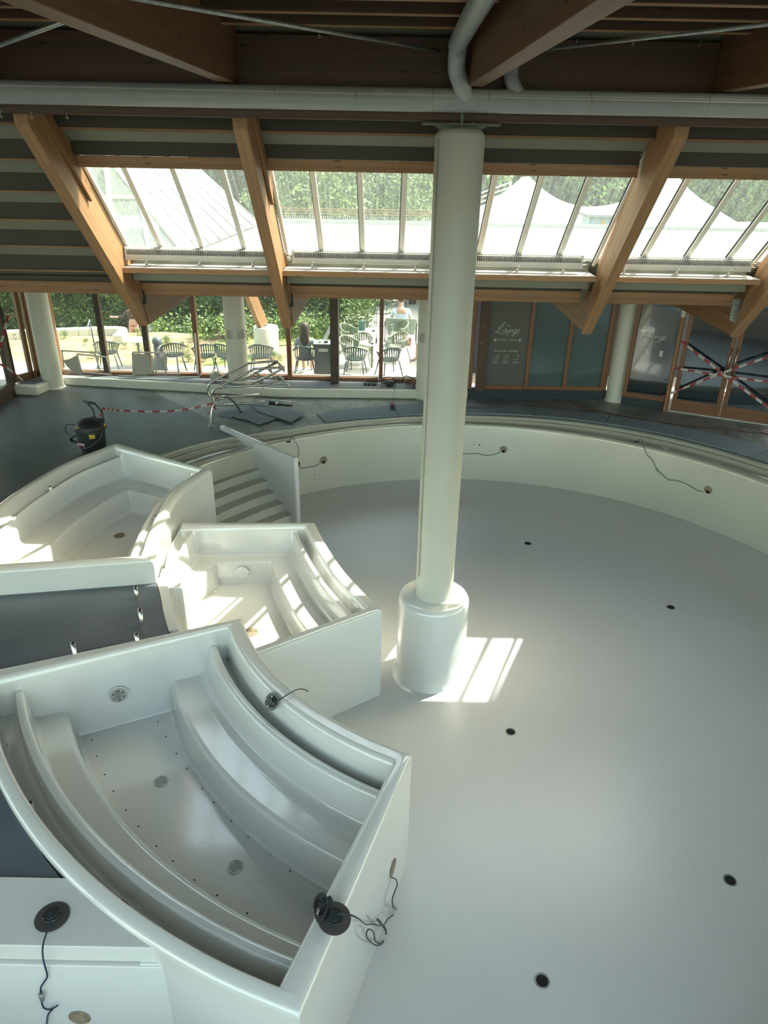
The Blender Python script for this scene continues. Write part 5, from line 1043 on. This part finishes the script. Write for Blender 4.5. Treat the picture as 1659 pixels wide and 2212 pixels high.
# ledge lamp, cable, niche
Ll = atZ(113, 1981, .125); lamp_unit(Ll, (0, .04, 1), 'round steel lamp plate lying on the white ledge at bottom left', r_=.125, dark=True)
yv = fY - .05; yl = lambda x, y: atY(x, y, yv)
wire([Ll+(0, 0, .06), atZ(107, 2000, .16), atZ(97, 2025, .16), yl(92, 2050), yl(94, 2075), yl(102, 2108), yl(95, 2122), yl(88, 2135), yl(90, 2165), yl(96, 2178), yl(110, 2180), yl(125, 2172)], 'lamp_cable', 'dark blue cable hanging down from the lamp on the white ledge', r_=.0065, m=mat('navy_cable', (.01, .02, .05), .4), conn=[(yl(91, 2150)+(0, -.01, 0), (0, 0, 1), 'galv')])
wire([yl(113, 2181), yl(104, 2192), yl(101, 2212), yl(100, 2230)], 'lamp_cable', 'short loose cable end at the bottom left edge', r_=.0065, m=bpy.data.materials['navy_cable'])
p = atY(172, 2198, fY-.032); tag(MB().disc(p, .085, (0, -1, 0), 32, .003).build('light_niche', 'tan'), 'round dark light niche in the wall under the white ledge', 'niche')
# steel pipe stubs on the slate platform
for k, ((x0, y0), (x1, y1), l) in enumerate((((295, 1268), (296, 1289), 'farthest one, near the trim'), ((304, 1316), (307, 1348), 'tallest one near the trim'), ((297, 1369), (298, 1392), 'partly behind the big tub rim'), ((162, 1389), (164, 1422), 'standing alone at the left'))):
    pb = atZ(x1, y1, PZ_); pt = atY(x0, y0, pb[1])
    t = thing('pipe_stub', 'short steel pipe stub on the slate platform, ' + l, 'pipe', tuple(pb), 'pipe stubs on the slate platform'); b = MB(); b.lathe([(.026, 0), (.026, pt[2]-PZ_), (.021, pt[2]-PZ_), (.021, .01)], tuple(pb), 20); b.build('tube', 'steel', t); MB().disc(pb+(0, 0, pt[2]-PZ_-.012), .021, (0, 0, 1), 16, .002).build('opening', 'hole', t)
# ================================================================== DECK THINGS
def flatpoly(pts, z0, z1, name, m, lab, cat='mat', grp=None):
    b = MB(); b.prism([tuple(p[:2]) for p in pts], z0, z1); return tag(b.build(name, m, bevel=.004), lab, cat, grp)
K = lambda X, Y: (430+X/7.213, 740+Y/7.213)
fp = lambda L_, z=0: [atZ(*K(*q), z) for q in L_]
flatpoly(fp([(300,1145),(500,1185),(700,1090),(830,1030),(830,985),(720,972),(560,1015)]), .002, .03, 'rubber_mat', 'mat', 'dark folded rubber mat under the curved handrail hoop', grp=None)
flatpoly(fp([(540,1165),(700,1105),(830,1045),(950,1130),(1200,1210),(930,1303),(740,1222),(560,1195)]), .032, .05, 'rubber_mat', 'mat', 'dark plain mat lying nearest the stairs, overlapping the folded one')
flatpoly(fp([(820,1035),(1100,1028),(1240,1040),(1650,1140),(1440,1275),(1180,1195),(960,1130)]), .052, .075, 'ribbed_mat', 'mat', 'blue-grey ribbed mat pointing towards the ring of mats')
flatpoly(fp([(835,955),(1095,950),(1075,1045),(845,1025)]), .077, .10, 'ribbed_mat', 'mat', 'small ribbed mat piece lying on top of the pile')
# ring of mats along the pool
ao = [20, 45, 57, 72, 85, 95, 105, 117]; ro_ = [8.35, 8.2, 8.07, 7.9, 7.83, 7.82, 7.74, 7.58]
seams = [115.5, 101.5, 89, 76, 63.5, 51.5, 39, 26]
mat_ends = ['beginning near the loose mats', 'holding the small red plug box', 'behind the big column', 'right of the big column', 'in front of the frosted panes', 'in front of the lounge window', 'at the right edge']
for k in range(7):
    a0, a1 = seams[k], seams[k+1]+.12; b = MB(); A_ = np.linspace(a0, a1, 8); inn = [polar(rimR(a)+.05, a) for a in A_]; out = [polar(float(np.interp(a, ao, ro_)), a) for a in A_]
    for i in range(7): b.prism([inn[i], inn[i+1], out[i+1], out[i]], .004, .035)
    tag(b.build('ribbed_mat', 'mat'), 'curved blue-grey ribbed mat along the pool rim, the one ' + mat_ends[k], 'mat', 'ribbed mats ringing the pool')
# brown extension cord
wire([atZ(x, y, .05 if x < 1100 else .012) for x, y in ((1000, 881), (1060, 879), (1130, 878), (1229, 874), (1262, 880), (1300, 889), (1400, 909), (1480, 919), (1545, 926), (1590, 929), (1608, 925), (1600, 930), (1620, 934), (1640, 933), (1652, 930), (1645, 934), (1659, 938), (1700, 948))], 'extension_cord', 'long reddish-brown cord lying on the deck at right', r_=.010, m=mat('brown_cord', (.14, .05, .035), .5))
# plug box with thin cable
p = atZ(848, 883, .035); t = thing('plug_box', 'small red and black plug box on the ribbed mat left of the column', 'plug', tuple(p)); MB().obox(p+(0, 0, .055), (.05, .01, 0), (-.01, .05, 0), (0, 0, .055)).build('body', 'darkplastic', t, bevel=.01); MB().obox(p+(-.02, .0, .12), (.035, .0, 0), (0, .03, 0), (0, 0, .03)).build('red_cap', mat('red_plastic', (.28, .05, .04), .5), t, bevel=.006)
MB().tube(smooth_curve([p+(0, .0, .12), atZ(838, 870, .1), atZ(850, 855, .1), atY(852, 835, 17.0), atY(848, 828, 17.3)], 6), .004, 6).build('cord', 'darkplastic', t)
# steel T pipe
a, c = atZ(*K(1088, 915), .05), atZ(*K(1452, 950), .05); t = thing('pipe_tee', 'steel T-shaped pipe piece lying behind the mats', 'pipe', tuple(a)); MB().tube([a, c], .052, 18).build('run', 'galv', t); mdp = (a*.55+c*.45); MB().tube([mdp, mdp+(-.10, -.16, -.0)], .035, 14).build('branch', 'steel', t); MB().disc(mdp+(-.10, -.16, 0), .030, (-.5, -.85, 0), 14, .003).build('opening', 'hole', t)
# handrails
def rail(pts, Yp, name='bar', parent=None, r_=.028, sm=5, fl=None):
    P = [atY(*K(*q), Yp) for q in pts]; return MB().tube(smooth_curve(P, sm) if sm else P, r_, 10).build(name, 'steel', parent)
hr = thing('stair_handrails', 'bundle of bent stainless handrails lying on the deck, tied with red-white tape', 'handrail', tuple(atZ(470, 865)))
ya, yb = 16.35, 15.75
rail([(1230,292),(1100,296),(790,318)], ya, 'bar', hr, sm=0); rail([(790,318),(600,405),(300,560),(230,600),(165,650),(135,730),(150,800),(200,870),(270,895)], ya, 'bar', hr)
rail([(270,895),(470,845),(945,812)], ya, 'bar', hr, sm=0); rail([(1230,300),(900,465),(690,572)], ya, 'bar', hr, sm=0); rail([(230,600),(450,585),(690,572),(1150,545)], ya, 'bar', hr, sm=0); rail([(1150,545),(1240,530),(1290,555),(1312,590),(1285,612)], ya, 'bar', hr)
rail([(1335,388),(870,408)], yb, 'bar', hr, sm=0); rail([(870,408),(640,525),(300,698),(230,745),(200,810),(215,880),(250,940),(320,975),(420,970)], yb, 'bar', hr); rail([(420,970),(700,948),(1025,918)], yb, 'bar', hr, sm=0)
rail([(1335,392),(1180,470),(790,662)], yb, 'bar', hr, sm=0); rail([(300,700),(400,695),(780,670),(1270,632)], yb, 'bar', hr, sm=0); rail([(1270,632),(1350,630),(1395,660),(1402,712)], yb, 'bar', hr)
def plate(a, b_, c_, d_): P = [atY(*K(*a), ya), atY(*K(*b_), yb), atY(*K(*c_), yb), atY(*K(*d_), ya)]; o = MB().add(P, [(0,1,2,3)]).build('gusset', 'galv', hr); s = o.modifiers.new('t', 'SOLIDIFY'); s.thickness = .01
plate((1230,292), (1335,388), (1338,465), (1240,380)); plate((900,450), (1000,545), (1005,720), (930,620)); plate((1170,520), (1275,620), (1262,628), (1160,535)); plate((1070,360), (1135,420), (1150,490), (1080,440))
h0, h1 = atZ(*K(185, 1300), 0), atZ(*K(655, 1092), .03); hp = lambda X, Y: onplane(*K(X, Y), tuple(h0[:2]), tuple(h1[:2]))
t = thing('handrail_hoop', 'curved stainless handrail hoop standing on the deck beside the stairs', 'handrail', tuple(h0)); MB().tube(smooth_curve([h0, hp(188, 1150), hp(205, 1010), hp(235, 930), hp(300, 865), hp(390, 838), hp(470, 865), hp(560, 945), hp(620, 1030), h1], 5), .026, 12).build('bar', 'steel', t); MB().disc(h0, .06, (0, 0, 1), 20, .008).build('foot_plate', 'galv', t)
# red and white tape
def tape(P, wv, lab, stripe=.16, n=None):
    C_ = np.array(smooth_curve(P, 12)); d_ = np.r_[0, np.cumsum(np.linalg.norm(np.diff(C_, axis=0), axis=1))]; N_ = int(d_[-1]/.04)+1
    s_ = np.linspace(0, d_[-1], N_+1); Q_ = np.c_[[np.interp(s_, d_, C_[:, k]) for k in range(3)]].T; b = MB(); wv = np.array(wv, float)
    for i in range(N_): b.mi = int(s_[i]/stripe) % 2; sk = .0; b.add([Q_[i]-wv/2, Q_[i+1]-wv/2, Q_[i+1]+wv/2, Q_[i]+wv/2], [(0,1,2,3)])
    return tag(b.build('barrier_tape', ['red', 'tapewhite']), lab, 'tape', 'red and white barrier tapes')
vb = atZ(203, 972, 0)  # vacuum base
vt = atY(222, 882, vb[1]+.28)
tape([vt, atY(265, 887, 14.7), atY(330, 889, 14.8), atY(390, 886, 14.9), hp(150, 965), hp(205, 940)], (0, .02, .038), 'red and white tape sagging from the vacuum cleaner to the handrail hoop')
tape([atY(*K(452, 505), ya-.03), atY(*K(360, 690), yb-.1), hp(260, 870), hp(215, 940)], (.03, 0, .02), 'red and white tape running from the hoop up to the stacked handrails')
tape([hp(215, 950), hp(250, 1020), hp(290, 1085)], (.03, 0, .01), 'short loose tape end hanging from the handrail hoop'); tape([hp(190, 1000), hp(160, 1120), hp(180, 1250)], (.02, 0, .01), 'red tape end trailing down the handrail hoop to the deck')
tape([vt, atY(215, 900, vb[1]+.15), atY(199, 915, vb[1]+.05)], (.035, 0, .0), 'short tape tail hanging from the vacuum handle')
qT = lambda x, y, o=.24: onplane(x, y, tuple(Q(0, 0, o)[:2]), tuple(Q(1, 0, o)[:2]))
tape([qT(1470, 736, .1), qT(1560, 806), qT(1665, 884)], (.0, 0, .065), 'red and white tape sloping down to the right across the double door'); tape([qT(1430, 857, .06), qT(1560, 806), qT(1668, 768)], (0, 0, .06), 'red and white tape rising to the right across the double door'); tape([qT(1452, 794, .08), qT(1560, 812), qT(1668, 826)], (0, 0, .05), 'nearly level red and white tape across the double door')
tape([atY(18, 680, 16.0), atY(8, 720, 15.7), atY(-3, 760, 15.4)], (.06, 0, .0), 'red and white tape dropping across the dark door at far left'); tape([atY(-4, 785, 16.2), atY(20, 798, 16.3), atY(50, 822, 16.5)], (0, 0, .06), 'red and white tape stretched low beside the dark door at far left')
# vacuum cleaner
v = thing('vacuum_cleaner', 'black drum-shaped wet vacuum cleaner standing on the grey painted deck', 'vacuum cleaner', tuple(vb)); vx, vy = vb[0], vb[1]
MB().lathe([(0, .05), (.22, .05), (.25, .09), (.27, .40), (.275, .44)], (vx, vy, 0), 36).build('drum', 'darkplastic', v)
MB().lathe([(.275, .44), (.295, .45), (.30, .49), (.285, .53), (.25, .58), (.17, .63), (.08, .66), (0, .665)], (vx, vy, 0), 36).build('motor_head', 'black', v)
MB().tube([(vx+.285*math.cos(q), vy+.285*math.sin(q), .47+.03*math.sin(2*q)) for q in np.linspace(2.2, 7.4, 24)], .028, 10).build('hose', 'darkplastic', v)
MB().tube(smooth_curve([(vx+.26, vy-.1, .46), (vx+.24, vy-.16, .34), (vx+.1, vy-.26, .20), (vx-.08, vy-.27, .12)], 6), .026, 10).build('hose', 'darkplastic', v)
MB().tube(smooth_curve([(vx-.24, vy-.08, .34), (vx-.38, vy-.06, .28), (vx-.40, vy, .18), (vx-.25, vy, .16)], 6), .028, 10).build('hose', 'darkplastic', v)
MB().tube(smooth_curve([(vx-.24, vy-.1, .56), (vx-.40, vy-.1, .56), (vx-.46, vy-.08, .42), (vx-.36, vy-.05, .30), (vx-.25, vy, .30)], 6), .008, 6).build('cord', 'black', v)
for dx, dy in ((.02, .22), (.24, .10)): MB().tube(smooth_curve([(vx+dx, vy+dy, .5), (vx+dx+.0, vy+dy+.02, .72), (vx+dx-.03, vy+dy+.02, .80), (vx+dx-.13, vy+dy+.04, .92)], 5), .017, 10).build('handle_arm', 'black', v)
MB().tube([(vx-.15, vy+.27, .92), (vx+.11, vy+.14, .92)], .024, 10).build('handle_grip', 'black', v)
MB().tube([(vx-.02, vy+.24, .60), (vx+.26, vy+.09, .60)], .025, 8).build('handle_bracket', 'black', v)
MB().tube([(vx-.13+.035*math.cos(q), vy-.245, .52+.05*math.sin(q)) for q in np.linspace(0, 2*math.pi, 18)], .009, 8).build('inlet_ring', 'yellow', v); MB().obox((vx-.05, vy-.258, .50), (.022, 0, 0), (0, .004, 0), (0, 0, .018)).build('label', 'tapewhite', v)
MB().obox((vx+.12, vy-.25, .38), (.05, .02, 0), (0, .008, 0), (0, 0, .05)).build('latch', 'yellow', v, bevel=.005); MB().obox((vx+.29, vy+.02, .52), (.01, .0, 0), (0, .03, 0), (0, 0, .035)).build('latch', 'yellow', v, bevel=.005)
lb = MB().obox((vx-.12, vy-.262, .20), (.075, -.015, 0), (0, .003, 0), (0, 0, .035)).build('badge', 'tapewhite', v); MB().obox((vx-.12, vy-.268, .185), (.06, -.012, 0), (0, .002, 0), (0, 0, .018)).build('badge_band', 'red', lb)
b = MB()
for q in range(5): a = q*1.2566; b.ball((vx+.2*math.cos(a), vy+.2*math.sin(a), .03), .028, .02, .03, 10, 8)
b.build('castors', 'black', v)
# loungers standing on the plinth
K2 = lambda X, Y: (100+X/7.54, 640+Y/7.54); K3 = lambda X, Y: (310+X/7.9, 640+Y/7.9)
def lounger(segs, Kf, Yp, fab, lab, zmin=.232):
    t = thing('lounger_frame', lab, 'sun lounger', tuple(atY(*Kf(*segs[0][0]), Yp)), 'white lounger frames on the plinth')
    for a, c in segs:
        A_, B_ = atY(*Kf(*a), Yp), atY(*Kf(*c), Yp); A_[2] = max(A_[2], zmin+.02); B_[2] = max(B_[2], zmin+.02); MB().tube([A_, B_], .020, 8).build('frame_tube', 'alu', t)
    P = [atY(*Kf(*q), Yp-.05) for q in fab]; P = [np.array((p_[0], p_[1], max(p_[2], zmin+.01))) for p_ in P]; o = MB().add(P, [tuple(range(len(P)))]).build('fabric', mat('lounger_fabric', (.42, .40, .34), .8), t); s = o.modifiers.new('t', 'SOLIDIFY'); s.thickness = .006
lounger([((240,885),(820,918)), ((500,942),(990,990)), ((795,940),(880,1232)), ((975,990),(1052,1272)), ((505,950),(588,1280)), ((300,1215),(1060,1275)), ((255,900),(290,1160))], K2, 17.45, [(490,960),(380,1022),(270,1042),(330,1140),(420,1222),(580,1285)], 'white lounger frame with sagging fabric, nearest the left column')
lounger([((-180,955),(370,962)), ((370,990),(600,990)), ((345,965),(385,1352)), ((565,1000),(598,1305)), ((150,1010),(170,1310)), ((200,1010),(215,1300)), ((170,1312),(630,1325)), ((-190,960),(-175,1340))], K3, 17.42, [(-180,970),(90,990),(150,1330),(-165,1340)], 'white lounger frame standing on edge below the second dark post')
tag(MB().tube(smooth_curve([atY(256, 812, 17.35), atY(330, 813, 17.35), atY(420, 815, 17.35), atY(430, 813, 17.35), atY(434, 808, 17.4)], 4), .022, 10).build('steel_tube', 'steel'), 'bent steel tube lying along the plinth edge under the loungers', 'tube')
tag(MB().bar(atY(421, 720, 17.6), atY(427, 808, 17.55), .04, .03).build('white_batten', 'alu'), 'pale batten leaning against the mullion left of the banded column', 'batten')
p = atY(465, 824, 17.45); t = thing('bucket', 'small white bucket on the plinth beside the banded column', 'bucket', (p[0], p[1], .23)); MB().lathe([(0, 0), (.10, 0), (.125, .21), (.132, .215), (.118, .21), (.095, .01)], (p[0], p[1], .23), 28).build('body', 'white_matt', t)
# cables heaps on the plinth
def heap(cx_, cy_, lab, m, n_, R0, seed):
    r2 = np.random.RandomState(seed); pts = []
    for k in range(n_): a = k*.55; pts.append((cx_+(R0+.03*r2.randn())*math.cos(a), cy_+.6*(R0+.03*r2.randn())*math.sin(a), .24+.012+.004*k*.5+.02*abs(math.sin(k*1.7))))
    t = thing('cable_heap', lab, 'cable', (cx_, cy_, .23)); MB().tube(smooth_curve(pts, 4), .009, 7).build('cord', m, t); return t
p = atY(838, 832, 17.35); t = heap(p[0], p[1], 'black cable and transformer lying on the plinth beside the terrace mullion', 'black', 26, .16, 3); MB().obox((p[0]+.05, p[1], .30), (.10, 0, 0), (0, .06, 0), (0, 0, .05)).build('transformer', 'darkplastic', t, bevel=.01); MB().tube(smooth_curve([(p[0]-.15, p[1], .3), (p[0]-.1, p[1], .42), (p[0]+.08, p[1], .44), (p[0]+.2, p[1], .33), (p[0]+.32, p[1]+.1, .28), (p[0]+.42, p[1]+.2, .42), (p[0]+.6, p[1]+.1, .40), (p[0]+.66, p[1], .28)], 6), .012, 7).build('cord', 'black', t)
p = atY(886, 833, 17.3); t = heap(p[0], p[1], 'brown cable coil with red plug on the plinth left of the big column', mat('brown_cable', (.12, .08, .06), .5), 30, .13, 5); MB().tube([(p[0]+.06, p[1], .27), (p[0]+.08, p[1]-.01, .38)], .03, 10).build('plug', bpy.data.materials['red_plastic'], t); MB().tube(smooth_curve([(p[0]+.08, p[1]-.05, .30), atZ(903, 851, .02), atZ(915, 862, .015), atZ(935, 868, .012)], 6), .012, 7).build('cord', bpy.data.materials['brown_cable'], t)
for x, y, l in ((789, 828, 'small clear and black bottle-like tool on the plinth'), (797, 832, 'small black clip on the plinth beside the tool'), (808, 830, 'flat black bracket on the plinth left of the transformer')):
    p = atY(x, y, 17.35); tag(MB().obox((p[0], p[1], .26), (.04 if x != 808 else .07, 0, 0), (0, .03, 0), (0, 0, .03 if x != 789 else .07) if 0 else (0, 0, .028)).build('small_tool', 'darkplastic', bevel=.006), l, 'tool')
# perforated steel plate at the right-hand node
P = [(1584, 647), (1604.7, 644.6), (1592.7, 702.8), (1575.6, 691)]; b = MB(); A_ = [atY(x, y, 11.30) for x, y in P]; B_ = [q+(0, .012, 0) for q in A_]; b.add(A_+B_, [(0,1,2,3),(7,6,5,4),(0,4,5,1),(1,5,6,2),(2,6,7,3),(3,7,4,0)])
t = tag(b.build('fixing_plate', 'galv'), 'perforated steel plate where the right-hand rafter meets the eave beam', 'plate'); b = MB()
for x, y in ((1590, 660), (1597, 665), (1588, 675), (1595, 680), (1584, 688), (1591, 695)): b.disc(atY(x, y, 11.298), .008, (0, -1, 0), 8, .002)
b.build('screws', 'hole', t)
for k, (x, y) in enumerate(((3, 252), (69, 253), (145, 254), (670, 22), (690, 78), (1245, 97), (1367, 97), (1512, 97))):
    Yh = 8.25 if y > 90 else 7.6; p = atY(x, y, Yh); b = MB(); b.tube([p+(0, 0, .07), p+(0, 0, .02)], .003, 5); b.tube([p+np.array((.012*math.cos(q), 0, .012*math.sin(q))) for q in np.linspace(0, 6.28, 12)], .003, 5)
    tag(b.build('eye_hook', 'steel'), ['small steel eye hook at the far left of the girder', 'small steel eye hook just left of the first rafter top', 'small steel eye hook just right of the first rafter top', 'small eye hook on the first visible ceiling joist', 'small eye hook on the joist nearest the girder, left of the pipe elbow', 'small eye hook on the girder, nearest the right side of the ceiling beam', 'small eye hook on the girder, middle of the three at right', 'small eye hook on the girder, rightmost of the three'][k], 'hook')
